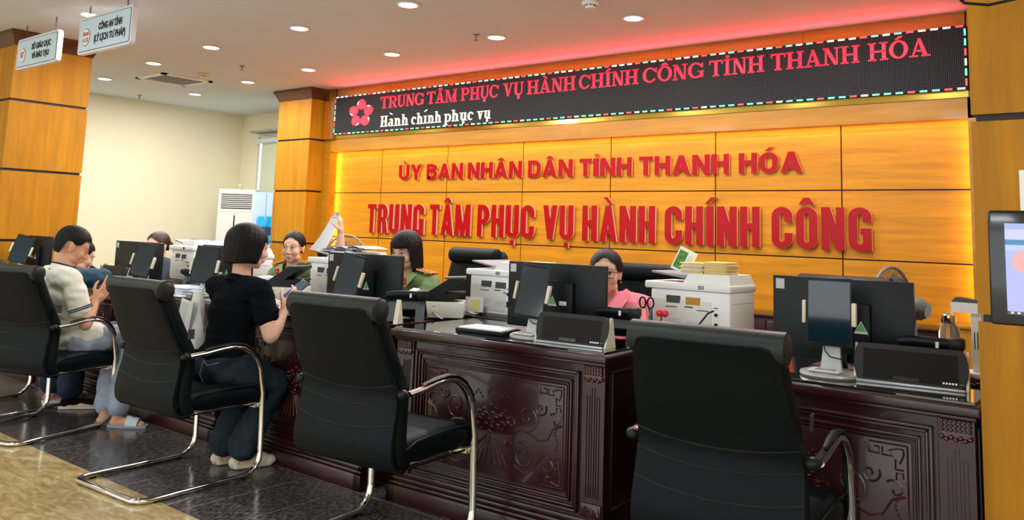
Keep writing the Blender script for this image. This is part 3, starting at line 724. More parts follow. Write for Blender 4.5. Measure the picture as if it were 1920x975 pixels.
# side tables between the officers carrying the printers
def side_table(x0, x1, lb, y0=3.44, y1=4.12):
    T = thing('side_table', lb, 'table', ((x0 + x1) / 2, y0, 0), 0, 'rosewood side tables behind the desks')
    w = (x1 - x0) / 2
    B().box(-w, w, 0, y1 - y0, 0.752, DT + 0.004, 0.004).obj('tabletop', ROSE, T)
    b = B(); b.box(-w + .02, w - .02, .03, y1 - y0 - .03, 0.08, 0.752); b.obj('cabinet', ROSE, T)
    for k in range(2):
        d = B().box(-w + .03 + k * (w - .03), -w + .03 + (k + 1) * (w - .03) - .006, .018, .03, .12, .72, .002).obj('door', ROSE, T)
    return T
side_table(-1.95, -1.53, 'dark side table under the rightmost white printer', 3.50)
side_table(-3.18, -2.70, 'dark side table under the printer behind the document scanner', 3.48)
side_table(-4.46, -4.02, 'dark side table under the printer beside the seated officer')
side_table(-5.80, -5.45, 'dark side table under the printer behind the bobbed woman in black')
side_table(-6.22, -5.80, 'narrow dark side table under the printer near the cream wall', 3.44, 3.9)
cab = thing('low_cabinet', 'low dark wooden cabinet along the foot of the lettered wall', 'cabinet', (-2.0, 6.0, 0))
B().box(-.9, .78, -.1, .235, 0.05, .70, .003).obj('body', ROSE, cab)
B().box(-.92, .80, -.12, .24, .70, .722, .004).obj('top', ROSE, cab)
for k in range(3): B().box(-.88 + .555 * k, -.88 + .555 * (k + 1) - .01, -.112, -.1, .08, .68, .002).obj('door', ROSE, cab)
b = thing('wooden_box', 'orange wooden box at the foot of the lettered wall right of the fan', 'box', (-1.02, 5.98, 0))
B().box(-.17, .17, -.15, .2, 0, .745, .003).obj('body', WOODV, b); B().box(-.18, .18, -.16, .21, .745, .765, .003).obj('lid', WOODF, b)

# ================================================================== VISITOR CHAIRS
def rrect(w, t, n=5, e=0.5, r=None):
    """rounded rectangle outline (half width w, half thickness t)"""
    r = r or min(t * 0.95, w * 0.95); P = []
    for cx, cy, a0 in ((w - r, t - r, 0), (-w + r, t - r, 90), (-w + r, -t + r, 180), (w - r, -t + r, 270)):
        P += arc(cx, cy, r, r, a0, a0 + 90, n)
    return P
def catmull(P, n=4):
    out = []
    for i in range(len(P) - 1):
        p0 = Vector(P[max(i - 1, 0)]); p1 = Vector(P[i]); p2 = Vector(P[i + 1]); p3 = Vector(P[min(i + 2, len(P) - 1)])
        for k in range(n):
            t = k / n
            out.append(0.5 * ((2 * p1) + (-p0 + p2) * t + (2 * p0 - 5 * p1 + 4 * p2 - p3) * t * t + (-p0 + 3 * p1 - 3 * p2 + p3) * t ** 3))
    out.append(Vector(P[-1])); return out
def sweep(b, prof, n=5, k=4):
    """prof: list of (y, z, half width, half thickness); cross-sections normal to the profile"""
    C = catmull([p for p in prof], k) if False else None
    pts = catmull([(p[0], p[1], p[2]) for p in prof], k); th = catmull([(p[3], 0, 0) for p in prof], k)
    rings = []
    for i in range(len(pts)):
        a = pts[max(i - 1, 0)]; c = pts[min(i + 1, len(pts) - 1)]
        ty, tz = c.x - a.x, c.y - a.y; L = math.hypot(ty, tz) or 1; ty /= L; tz /= L
        ny, nz = tz, -ty
        w = pts[i].z; t = th[i].x
        rings.append([(x, pts[i].x + ny * q, pts[i].y + nz * q) for x, q in rrect(w, t, n)])
    b.loft(rings); return pts
def make_chair(kind='visitor'):
    T = thing('visitor_chair', None, 'chair', (0, 0, 0), 0)
    # origin: centre of the rear floor bar; +y towards the desk
    # rear shell line (outer surface) from top to bottom
    SH = [(0.050, 0.930), (0.075, 0.88), (0.115, 0.78), (0.165, 0.68), (0.192, 0.62), (0.188, 0.56), (0.172, 0.48), (0.165, 0.42), (0.180, 0.365), (0.23, 0.335)]
    # cushion core (front of the shell)
    W_ = [0.212, .216, .224, .230, .232, .236, .246, .254, .256, .245]
    Cu = [(y + 0.052 + (0.002 * i), z + 0.0, W_[i], 0.040) for i, (y, z) in enumerate(SH)]
    Cu[-1] = (0.27, 0.375, .25, .03)
    b = B(); sweep(b, Cu)
    b.obj('back_cushion', LEATH, T, ang=60)
    b = B(); hw = 0.226
    b.tube([(-hw + .012, .100, .926), (-hw + .004, .100, .926), (hw - .004, .100, .926), (hw - .012, .100, .926)][1:3], .046, 14)
    for e in (-1, 1): b.ball((e * (hw - .006), .100, .926), (.013, .044, .044), 14, 6)
    b.obj('head_roll', LEATH2, T, ang=50)
    # rear shell panel with rounded top corners
    S = catmull([(y, z, 0) for y, z in SH], 5); ns = len(S)
    LL = [0]
    for i in range(1, ns): LL.append(LL[-1] + (S[i] - S[i - 1]).length)
    def at(l):
        l = max(0, min(l, LL[-1] - 1e-6)); i = 0
        while LL[i + 1] < l: i += 1
        t = (l - LL[i]) / (LL[i + 1] - LL[i]); p = S[i].lerp(S[i + 1], t); d = (S[i + 1] - S[i]).normalized()
        return p, (d.y, -d.x)     # outward (rear) normal below
    nx, nl = 18, 40; w0 = 0.228; rc_ = 0.05; R = []
    def wat(l): 
        z = at(l)[0].y
        return w0 + 0.018 * (1 - min(1, max(0, (z - .35) / .6))) * 1.2 - 0.022 * max(0, (z - .6) / .33)
    outer = []
    for j in range(nl + 1):
        row = []
        for i in range(nx + 1):
            u = -1 + 2 * i / nx; l = LL[-1] * j / nl
            w = wat(l); x = u * w
            top = rc_ - math.sqrt(max(0, rc_ ** 2 - max(0, abs(x) - (w - rc_)) ** 2))
            l2 = top + (LL[-1] - top) * j / nl
            p, nn = at(l2)
            bulge = 0.012 * (1 - u ** 4) + 0.004
            row.append((x, p.x - bulge, p.y))
        outer.append(row)
    V = [p for r_ in outer for p in r_]; n1 = nx + 1
    F = [(j * n1 + i, j * n1 + i + 1, (j + 1) * n1 + i + 1, (j + 1) * n1 + i) for j in range(nl) for i in range(nx)]
    V2 = [(x, y + 0.022, z) for x, y, z in V]; m_ = len(V)
    F2 = [tuple(k + m_ for k in f[::-1]) for f in F]
    rim = [i for i in range(n1)] + [j * n1 + nx for j in range(1, nl + 1)] + [nl * n1 + i for i in range(nx - 1, -1, -1)] + [j * n1 for j in range(nl - 1, 0, -1)]
    F3 = [(rim[i], rim[(i + 1) % len(rim)], rim[(i + 1) % len(rim)] + m_, rim[i] + m_) for i in range(len(rim))]
    B().poly(V + V2, F + F2 + F3).obj('back_shell', LEATH, T, ang=50)
    B().tube([Vector(V[i]) + Vector((0, 0.003, 0)) for i in rim[:1 + nx + nl]] + [Vector(V[i]) + Vector((0, 0.003, 0)) for i in rim[1 + nx + nl + nx:]] , 0.0045, 6, closed=False).obj('piping', LEATH, T) if False else None
    rimp = [Vector(V[j * n1]) for j in range(nl, -1, -1)] + [Vector(V[i]) for i in range(1, n1)] + [Vector(V[j * n1 + nx]) for j in range(1, nl + 1)]
    B().tube([p + Vector((0, 0.004, 0)) for p in rimp], 0.0045, 6).obj('piping', LEATH, T)
    # horizontal stitched folds on the lower back
    for zz in (0.655, 0.595, 0.515):
        b = B(); P = []
        for i in range(nx + 1):
            u = -1 + 2 * i / nx
            z = zz - 0.028 * (1 - u * u); l = min(range(ns), key=lambda q: abs(S[q].y - z)); p = S[l]
            w = wat(LL[l]) + .001
            P.append((u * w, p.x - (0.012 * (1 - u ** 4) + 0.004) - 0.0005, z))
        b.tube(P, 0.003, 5)
        b.obj('stitched_fold', mat('stitch', (0.004, 0.005, 0.006), 0.6), T)
    # seat
    b = B(); sweep(b, [(0.185, 0.375, .235, .035), (0.24, 0.405, .245, .042), (0.36, 0.400, .256, .054), (0.50, 0.402, .257, .056), (0.60, 0.398, .257, .056), (0.665, 0.388, .252, .050), (0.70, 0.375, .242, .040), (0.72, 0.362, .228, .020)])
    b.obj('seat_cushion', LEATH, T, ang=60)
    for e in (-1, 1):
        B().tube([(e * .247, .22, .402), (e * .256, .30, .436), (e * .258, .40, .442), (e * .258, .55, .446), (e * .256, .63, .440), (e * .246, .70, .408)], .0045, 6).obj('seat_piping', LEATH, T)
        B().tube([(e * .246, .20, .345), (e * .256, .35, .350), (e * .256, .60, .346), (e * .24, .70, .340)], .0045, 6).obj('seat_piping', LEATH, T)
    B().box(-.22, .22, .24, .66, .345, .362, .004).obj('seat_board', mat('seat_base', (0.55, 0.5, 0.36), 0.5), T)
    b = B(); b.box(-.262, .262, .615, .645, .330, .352, .004); b.obj('cross_bracket', mat('bracket_steel', (0.75, 0.68, 0.5), 0.3, metal=0.7), T)
    # steel tube frame
    def side(e):
        x = e * 0.272
        P = [(x, 0.215, 0.622), (x, 0.30, 0.628), (x, 0.38, 0.640), (x, 0.455, 0.645)]
        P += [(x, 0.455 + 0.175 * math.sin(a), 0.47 + 0.175 * math.cos(a)) for a in [math.radians(q) for q in (18, 36, 54, 72, 88)]]
        P += [(x, 0.648, 0.40), (x, 0.655, 0.25), (x, 0.658, 0.11)]
        P += [(x, 0.568 + 0.09 * math.cos(a), 0.106 - 0.09 * math.sin(a)) for a in [math.radians(q) for q in (20, 45, 68, 88)]]
        P += [(x, 0.40, 0.015), (x, 0.20, 0.015), (x, 0.075, 0.015)]
        P += [(x - e * (0.065 - 0.065 * math.cos(a)), 0.075 - 0.065 * math.sin(a), 0.015) for a in [math.radians(q) for q in (22, 45, 68)]]
        return P
    Lp = side(-1); Rp = side(1)
    b = B(); b.tube(Lp + Rp[::-1], 0.0175, 10, flat=0.68, ref=(1, 0, 0)); b.obj('tube_frame', CHROME, T, ang=60)
    for e in (-1, 1):
        b = B(); x = e * 0.272; P = []
        P = [(x, .245, .640), (x, .30, .645), (x, .38, .657), (x, .455, .662)] + [(x, 0.455 + 0.192 * math.sin(a), 0.47 + 0.192 * math.cos(a)) for a in [math.radians(q) for q in (18, 36, 54, 70)]]
        b.tube(P[1:], [.007, .013, .0145, .0145, .0145, .014, .013, .008][:len(P) - 1], 8, flat=0.42, ref=(1, 0, 0)); b.obj('arm_pad', BLK, T, ang=60)
        b = B(); b.ball((e * .262, .20, .622), (.022, .022, .018), 10, 7); b.obj('arm_joint', BLK, T)
    for e in (-1, 1):
        for yy in (.10, .56): bx('floor_glide', BLK, T, e * .272 - .014, e * .272 + .014, yy - .014, yy + .014, 0, .008)
    b = B(); b.box(.2535, .256, .21, .245, .70, .745); b.obj('fabric_tag', INK, T)
    return T
VC = make_chair()
chairs = [(-1.065, 2.17, 6, 'empty black leather visitor chair nearest the camera, on the right'),
          (-2.53, 2.03, 6, 'empty black leather visitor chair in the centre, in front of the carved panel'),
          (-3.90, 1.965, 3, 'black leather visitor chair on which the woman in black sits'),
          (-5.25, 1.92, 17, 'black leather visitor chair on which the man in white sits'),
          (-6.02, 2.02, 8, 'black leather visitor chair at the left edge, behind the seated man')]
for i, (x, y, r, lb) in enumerate(chairs):
    o = VC if i == 0 else dup(VC, (x, y, 0), math.radians(r))
    o.location = (x, y, 0); o.rotation_euler = (0, 0, math.radians(r)); o['label'] = lb; o['group'] = 'black leather visitor chairs along the counter'; o.scale = (1, 1, 1) if i > 1 else ((1.03,) * 3 if i == 0 else (1.02,) * 3)
# officers' chairs
def make_office_chair():
    T = thing('office_chair', None, 'chair', (0, 0, 0), 0, 'black high-backed office chairs behind the desks')
    b = B(); sweep(b, [(0.20, 0.50, .20, .03), (0.225, .60, .235, .045), (0.24, .75, .25, .045), (.26, .90, .255, .04), (.285, 1.0, .25, .04), (.30, 1.05, .235, .035), (.305, 1.075, .21, .02)])
    b.obj('backrest', LEATH, T, ang=60)
    b = B(); b.tube([(-.205, .245, 1.045), (.205, .245, 1.045)], .05, 14); b.ball((-.205, .245, 1.045), (.02, .05, .05), 14, 6); b.ball((.205, .245, 1.045), (.02, .05, .05), 14, 6); b.obj('head_cushion', LEATH, T, ang=60)
    b = B(); sweep(b, [(-.28, .40, .22, .02), (-.24, .43, .25, .045), (0, .44, .25, .05), (.18, .43, .24, .045), (.22, .42, .22, .03)]); b.obj('seat', LEATH, T, ang=60)
    for e in (-1, 1):
        b = B(); b.tube([(e * .27, .2, .45), (e * .28, .16, .60), (e * .28, .08, .66), (e * .28, -.12, .66), (e * .28, -.18, .60), (e * .27, -.16, .43)], .018, 8, flat=.8); b.obj('armrest', BLK, T, ang=60)
    B().cyl((0, 0, .08), (0, 0, .40), .03, .025).obj('gas_column', CHROME, T)
    for k in range(5):
        a = 2 * PI * k / 5 + .3; p = (.28 * math.cos(a), .28 * math.sin(a))
        b = B(); b.tube([(0, 0, .10), (p[0], p[1], .065)], [.025, .016], 8); l = b.obj('base_leg', BLK, T)
        b = B(); b.cyl((p[0] - .02 * math.sin(a), p[1] + .02 * math.cos(a), .028), (p[0] + .02 * math.sin(a), p[1] - .02 * math.cos(a), .028), .028); b.obj('caster', BLK, l)
    return T
OC = make_office_chair()
# (x, y, rot, label): backrest on the wall side (+y)
oc = [(-2.38, 3.98, 0, 'office chair of the woman in the pink shirt', 1.0), (-3.64, 3.93, -6, 'office chair of the green officer with bobbed hair', 1.04), (-5.13, 4.02, -6, 'office chair of the green officer holding up a paper', 1.0),
      (-6.78, 3.86, -8, 'office chair at the far left in front of the cream wall', 1.0), (-1.24, 3.86, 0, 'empty office chair partly hidden behind the rightmost monitor', 1.0)]
for i, (x, y, r, lb, s) in enumerate(oc):
    o = OC if i == 0 else dup(OC, (x, y, 0), math.radians(r))
    o.location = (x, y, 0); o.rotation_euler = (0, 0, math.radians(r)); o['label'] = lb; o.scale = (1, 1, s)
# ================================================================== THINGS ON THE DESKS
ZD = DT + 0.0005
def monitor(x, y, rz, lb, w=0.53, zt=1.108, hh=0.30, sx=0.0):
    T = thing('monitor', lb, 'monitor', (x, y, ZD), math.radians(rz), 'black computer monitors seen from behind')
    z1 = zt - ZD; z0 = z1 - hh; w2 = w / 2
    B().box(-w2, w2, -.012, .012, z0, z1, .004).obj('housing', BLK, T)
    bx('screen', BLKG, T, -w2 + .008, w2 - .008, .012, .0135, z0 + .015, z1 - .008)
    B().box(-.11, .11, -.04, -.010, z0 + .035, z1 - .085, .004).obj('rear_box', BLK, T)
    if z0 > .02:
        b = B(); b.box(-.028, .028, -.035, -.02, .0, z0 + .06, .003); b.obj('stand_neck', BLK, T)
    b = B(); b.box(-.11, .11, -.035, .12, 0, .010, .004); b.obj('stand_base', BLK, T)
    s = B(); s.poly([(.035 + sx, -.0412, z0 + .11), (.085 + sx, -.0412, z0 + .11), (.06 + sx, -.0412, z0 + .155)], [(0, 1, 2)]); s.obj('white_sticker', PAPER, T)
    s = B(); s.poly([(.041 + sx, -.0418, z0 + .118), (.079 + sx, -.0418, z0 + .118), (.06 + sx, -.0418, z0 + .15)], [(0, 1, 2)]); s.obj('green_sticker', GREENST, T)
    lx = (-.0 if sx == 0 else (.02 if sx > 0 else .062))
    bx('paper_label', PAPER, T, -.02 + lx, .018 + lx, -.0412, -.0405, z0 + .115, z0 + .133)
    bx('print_line', GREYINK, T, -.016 + lx, .014 + lx, -.0417, -.0412, z0 + .119, z0 + .122)
    bx('corner_sticker', mat('sticker_grey', (.5, .52, .5), .6), T, -w2 + .012, -w2 + .045, -.0128, -.0120, z1 - .05, z1 - .012)
    return T
def tablet(x, y, rz, lb, zt=1.115, hs=.235, tilt=12, lean=0):
    T = thing('tablet_on_stand', lb, 'tablet', (x, y, ZD), math.radians(rz), 'portrait tablets on cream stands')
    b = B(); b.lathe([(.10, 0), (.105, .006), (.102, .014), (.07, .022), (.03, .024)], n=28); b.obj('stand_base', mat('stand_silver', (.42, .43, .42), .35, metal=.3), T)
    B().box(-.055, .05, -.085, -.02, .020, .0265, .003).obj('base_plate', OFFW, T)
    bx('base_label', GREY, T, -.035, .03, -.072, -.035, .0265, .0275)
    b = B(); b.loft([[(-.035, -.005, .02), (.035, -.005, .02), (.035, .012, .02), (-.035, .012, .02)], [(-.022, .02, .17), (.022, .02, .17), (.022, .035, .17), (-.022, .035, .17)], [(-.018, .01, .22), (.018, .01, .22), (.018, .025, .22), (-.018, .025, .22)]])
    b.obj('stand_post', mat('post_silver', (.5, .52, .52), .35, metal=.3), T, ang=30)
    R = Matrix.Translation((0, -.012, zt - ZD - hs / 2)) @ Matrix.Rotation(math.radians(lean), 4, 'Y') @ Matrix.Rotation(math.radians(-tilt), 4, 'X')
    h2 = hs / 2; b = B(); b.M = R; b.box(-.078, .078, -.004, .004, -h2, h2, .003); b.obj('tablet_body', BLK, T)
    b = B(); b.M = R; b.box(-.071, .071, -.0052, -.0042, -h2 + .012, h2 - .012); b.obj('tablet_screen', mat('tablet_glass', (.003, .016, .028), .10, coat=.5, spec=.5), T)
    for e in (-1, 1):
        b = B(); b.M = R; b.box(e * .078 - .002, e * .078 + e * .014, -.012, .008, -.045, .035, .004); b.obj('clamp', CREAMP, T)
    b = B(); b.M = R; b.box(-.08, .08, .004, .012, -.012, .012, .002); b.obj('clamp_bar', CREAMP, T)
    b = B(); b.tube([(-.02, -.004, zt - ZD - hs + .005), (-.02, -.006, .085), (.0, -.01, .065), (.04, -.008, .06), (.07, .02, .04), (.08, .06, .004)], .0022, 5); b.obj('charging_cable', BLK, T)
    return T
def terminal(x, y, rz, lb, w=.33, h=.125):
    T = thing('counter_speaker', lb, 'speaker', (x, y, ZD), math.radians(rz), 'black slanted mesh-fronted speakers on the desks')
    w2 = w / 2; R = Matrix.Rotation(math.radians(-14), 4, 'X')
    P = arc(w2 - .022, h / 2, .022, h / 2 - .002, -90, 90, 8) + arc(-w2 + .022, h / 2, .022, h / 2 - .002, 90, 270, 8)
    b = B(); b.M = R; b.prism([(a, c + .006) for a, c in P], -.006, .032, 'xz'); b.obj('front', mat('mesh_front', (.006, .007, .008), .42, bump=.3, bscale=900), T, ang=40)
    b = B(); b.M = R
    b.poly([(-w2 + .03, -.0068, .014), (w2 - .03, -.0068, .014), (w2 - .03, -.0068, h - .014), (-w2 + .03, -.0068, h - .014)], [(0, 1, 2, 3)]); b.obj('grille', mat('grille_black', (.010, .011, .012), .55, bump=.6, bscale=1200), T)
    B().box(-w2 + .01, w2 - .01, -.016, -.004, 0, .009, .002).obj('base_rail', mat('rail_grey', (.5, .52, .56), .3, metal=.4), T)
    for e in (-1, 1):
        b = B(); xx = e * (w2 - .004); b.prism([(-.008, 0), (.085, 0), (.058, h * .95), (.046, h * .98)], xx - .004, xx + .004, 'yz'); b.obj('side_plate', CREAMP, T)
    b = B(); b.M = R
    for k in range(5): b.box(w2 - .075 + k * .009, w2 - .069 + k * .009, -.0082, -.0072, .018, .024)
    for a in range(3): b.box(w2 - .027, w2 - .013, -.0082, -.0072, .0205, .0215)
    b.obj('logo_mark', WHT, T)
    b = B(); b.M = R; b.box(-.05, .03, -.0082, -.0072, .015, .027); b.obj('name_plate', BLKG, T)
    return T
def phone(x, y, rz, lb):
    T = thing('desk_phone', lb, 'telephone', (x, y, ZD), math.radians(rz), 'black desk telephones seen from behind')
    R = Matrix.Translation((0, 0, .0)) @ Matrix.Rotation(math.radians(38), 4, 'X')
    # body slopes down towards the officer (+y)
    b = B(); b.prism([(-.02, .115), (-.005, .125), (.17, .02), (.165, .005)], -.095, .095, 'yz'); b.obj('body', BLK, T)
    b = B()
    for e in (-1, 1):
        b.prism([(-.028, 0), (.0, 0), (.035, .085), (.012, .10)], e * .07 - .022, e * .07 + .022, 'yz')
    b.prism([(.0, .06), (.02, .05), (.035, .085), (.012, .10)], -.07, .07, 'yz')
    b.obj('stand', DGREY, T)
    b = B(); b.tube([(-.10, -.012, .128), (-.05, -.018, .134), (.04, -.018, .134), (.085, -.012, .13)], [.014, .017, .017, .014], 10, flat=.8, ref=(0, 0, 1)); b.obj('handset', BLK, T)
    B().box(.055, .105, -.04, .02, .112, .155, .010).obj('earpiece', BLK, T)
    bx('paper_tag', PAPER, T, .018, .028, -.038, -.0355, .118, .138)
    b = B(); b.tube([(.02 + .008 * math.cos(k * .9), .0 + .05 + k * .006, .008 + .006 * math.sin(k * .9) + .002) for k in range(28)], .0022, 5); b.obj('coiled_cord', BLK, T)
    return T
# station by station ------------------------------------------------------
monitor(-0.98, 3.20, 1, 'large black monitor rear with green triangle sticker on the rightmost desk', w=.50, zt=1.118, sx=.02)
tablet(-0.968, 3.04, 2, 'upright tablet on a round silver stand on the rightmost desk', zt=1.125, tilt=3)
terminal(-0.712, 3.03, 7, 'long black mesh speaker on the rightmost desk beside the column', w=.345)
phone(-0.68, 3.20, 5, 'black telephone behind the long speaker on the rightmost desk')
monitor(-2.25, 3.18, 3, 'black monitor rear hiding half the face of the woman in pink', w=.53, zt=1.112, sx=-.055)
tablet(-2.25, 3.01, 4, 'tilted tablet reflecting a lamp, in front of the woman in pink', zt=1.108, lean=4)
terminal(-2.01, 2.945, 4, 'black mesh speaker on the desk corner in front of the woman in pink', w=.345)
phone(-1.93, 3.20, 8, 'black telephone in front of the pink sleeve')
monitor(-3.52, 3.14, 2, 'black monitor rear in front of the officer with bobbed hair', w=.58, zt=1.103)
tablet(-3.47, 3.0, 12, 'dark tablet leaning before the monitor of the bobbed officer', zt=1.105, lean=9)
phone(-3.06, 3.02, 40, 'black telephone beside the document scanner on the middle desk')
monitor(-4.82, 3.12, 2, 'black monitor rear partly hidden behind the bobbed woman in black', w=.53, zt=1.10)
tablet(-4.80, 2.96, 32, 'dark tablet standing left of the shoulder of the woman in black', zt=1.10, lean=4)
monitor(-5.95, 3.12, 3, 'black monitor rear in front of the woman by the cream wall', w=.60, zt=1.09)
tablet(-5.60, 2.98, 25, 'dark tablet before the monitor near the cream wall, above a chair back', zt=1.09, lean=8)
terminal(-6.02, 2.96, 4, 'black slanted speaker by the hands of the man in white')
phone(-5.15, 3.08, 5, 'black telephone between two monitors left of the woman in black')
monitor(-7.62, 3.10, 0, 'farthest left black monitor, behind the head of the man in white', w=.53, zt=1.085)
tablet(-7.62, 2.98, 40, 'tablet on a cream stand at the far left before the column', zt=1.09, lean=12)
phone(-6.62, 3.02, 6, 'black telephone behind the hands of the man in white')

def printer(x, y, rz, lb, w=.40, d=.36, h=.27, back=True, labels=True):
    T = thing('printer', lb, 'printer', (x, y, DT + 0.0045), math.radians(rz), 'white office printers behind the desks')
    w2 = w / 2
    b = B(); b.box(-w2, w2, 0, d, .012, h - .055, .008); b.obj('body', WHT, T)
    bx('foot_strip', GREY, T, -w2 + .02, w2 - .02, .01, d - .01, 0, .012)
    B().box(-w2 + .005, w2 - .09, -.004, .004, .03, h - .10, .003).obj('rear_cover', OFFW, T)
    b = B(); b.box(-w2 - .03, w2 + .006, -.01, d + .01, h - .055, h - .022, .008); b.obj('scanner_bed', WHT, T)
    b = B(); b.loft([[(-w2 + .17, 0, h - .022), (w2, 0, h - .022), (w2, d, h - .022), (-w2 + .17, d, h - .022)], [(-w2 + .19, .01, h + .022), (w2 - .01, .01, h + .022), (w2 - .01, d - .02, h + .022), (-w2 + .19, d - .02, h + .022)]])
    b.obj('document_feeder', WHT, T, ang=30)
    b = B(); b.loft([[(-w2 - .01, .02, h + .016), (w2 - .20, .02, h - .008), (w2 - .20, d - .04, h - .008), (-w2 - .01, d - .04, h + .016)], [(-w2 - .01, .02, h + .024), (w2 - .20, .02, h + .002), (w2 - .20, d - .04, h + .002), (-w2 - .01, d - .04, h + .024)]])
    b.obj('feeder_tray', GREY, T, ang=30)
    # openings, ports and labels on the near side
    b = B(); b.box(-w2 + .085, -w2 + .155, -.005, .002, h - .115, h - .082); b.obj('grip_opening', DGREY, T)
    b = B(); b.box(-w2 + .185, -w2 + .255, -.005, .002, h - .118, h - .085); b.obj('grip_opening', mat('opening_warm', (.5, .25, .02), .5) if 'booklets' in lb else DGREY, T)
    b = B()
    for k in range(5): b.box(w2 - .15 + k * .006, w2 - .147 + k * .006, -.0115, -.0095, h - .047, h - .030)
    b.obj('vent_slots', DGREY, T)
    b = B(); b.box(-w2 + .08, -w2 + .14, -.0055, -.003, h - .135, h - .131); b.box(-w2 + .24, -w2 + .30, -.0055, -.003, h - .142, h - .138); b.box(-w2 + .18, -w2 + .22, -.0055, -.003, h - .132, h - .126); b.obj('slot', DGREY, T)
    if labels:
        for (a0, a1, c0, c1) in ((.10, .17, .055, .095), (.185, .26, .055, .09), (.07, .11, .105, .118)):
            bx('rating_label', mat('label_grey', (.66, .70, .74), .6), T, -w2 + a0, -w2 + a1, -.0052, -.0042, c0, c1)
        b = B()
        for k in range(5): b.box(-w2 + .105, -w2 + .15 + .004 * (k % 3), -.0058, -.0052, .060 + k * .0068, .062 + k * .0068)
        for k in range(4): b.box(-w2 + .19, -w2 + .235 + .006 * (k % 3), -.0058, -.0052, .060 + k * .0068, .062 + k * .0068)
        b.obj('label_print', GREYINK, T)
        b = B(); b.box(w2 - .075, w2 - .06, -.003, .001, .115, .128); b.box(w2 - .075, w2 - .06, -.003, .001, .055, .085); b.box(w2 - .078, w2 - .058, -.003, .001, .15, .153); b.obj('port', BLK, T)
    bx('side_seam', GREYINK, T, w2 - .001, w2 + .001, .02, d - .02, h - .105, h - .103)
    return T
p3 = printer(-1.745, 3.51, -2, 'white multifunction printer beside the woman in pink with booklets on top', w=.40, d=.25, h=.275)
b = B(); b.tube([(-.0, 0, 0)] * 2, .001, 3) if False else None
c = B(); c.tube([(-1.60, 3.455, .935), (-1.615, 3.43, .925), (-1.64, 3.42, .89), (-1.68, 3.42, .84), (-1.70, 3.43, .80)], .004, 6); tag(c.obj('power_cable', BLK), 'black power cable plugged into the rightmost white printer', 'cable')
printer(-2.93, 3.55, 0, 'white printer behind the document scanner, left of the tilted tablet', w=.34, d=.38, h=.27)
printer(-4.25, 3.48, -4, 'white printer between the two green officers with papers on top', w=.38, d=.34, h=.275)
printer(-5.60, 3.55, -4, 'white printer left of the officer holding up a paper', w=.40, d=.34, h=.25)
printer(-6.62, 3.46, -4, 'white printer beside the woman near the cream wall', w=.40, d=.34, h=.29) if False else None
t5 = printer(-6.02, 3.50, -4, 'white printer right of the woman near the cream wall', w=.36, d=.34, h=.29)
tt = side_table(-6.26, -5.90, 'narrow dark side table under the printer near the cream wall', 3.44, 3.9) if False else None

# document scanners with black trays
def doc_scanner(x, y, rz, lb):
    T = thing('document_scanner', lb, 'scanner', (x, y, ZD), math.radians(rz), 'cream document scanners with black paper trays')
    # local +x runs along the body, the ports face -y
    B().box(-.01, .30, 0, .20, 0, .082, .006).obj('body', OFFW, T)
    b = B(); b.prism([(-.055, .0), (.03, .0), (.05, .085), (.045, .135), (.01, .138), (-.05, .085)], .006, .20, 'xz'); b.obj('front_hood', WHT, T, ang=30)
    b = B(); b.prism([(.055, .083), (.235, .083), (.30, .125), (.30, .132), (.06, .118)], .02, .19, 'xz'); b.obj('lower_tray', BLK, T)
    b = B(); b.prism([(.09, .12), (.19, .125), (.30, .198), (.30, .208), (.215, .203)], .02, .19, 'xz'); b.obj('upper_tray', BLK, T)
    b = B(); b.prism([(.19, .200), (.30, .206), (.30, .214), (.19, .208)], .03, .18, 'xz'); b.obj('tray_extension', DGREY, T)
    b = B(); b.box(.05, .17, -.003, .0, .012, .046, .001); b.obj('port_recess', CREAMP, T)
    b = B(); b.box(.08, .088, -.0045, -.002, .02, .026); b.cyl((.145, -.012, .024), (.145, -.002, .024), .006, n=8); b.obj('port', BLK, T)
    b = B(); b.box(.055, .085, -.001, .0005, .056, .0585); b.box(.055, .08, -.001, .0005, .063, .0655); b.box(.135, .155, -.001, .0005, .058, .062); b.obj('printed_mark', GREYINK, T)
    b = B(); b.tube([(.145, -.012, .024), (.16, -.03, .022), (.185, -.045, .004), (.20, -.06, .003)], .0025, 6); b.obj('cable', OFFW, T)
    return T
doc_scanner(-3.045, 3.14, 92, 'cream document scanner with black trays on the desk of the bobbed officer') if False else None
doc_scanner(-3.20, 3.16, 38, 'cream document scanner with black trays on the desk of the bobbed officer')
doc_scanner(-4.44, 3.06, 30, 'cream document scanner beside the officer holding up a paper')

T = thing('card_holder', 'small black holder with an orange packet near the man in white', 'holder', (-6.40, 3.10, ZD), .2)
B().box(-.03, .03, -.02, .02, 0, .11, .004).obj('holder', BLK, T)
B().box(.012, .05, -.026, -.018, .05, .125, .002).obj('packet', mat('orange_packet', (.75, .28, .04), .5), T)
bx('white_card', PAPER, T, -.012, .012, -.023, -.020, .04, .12)
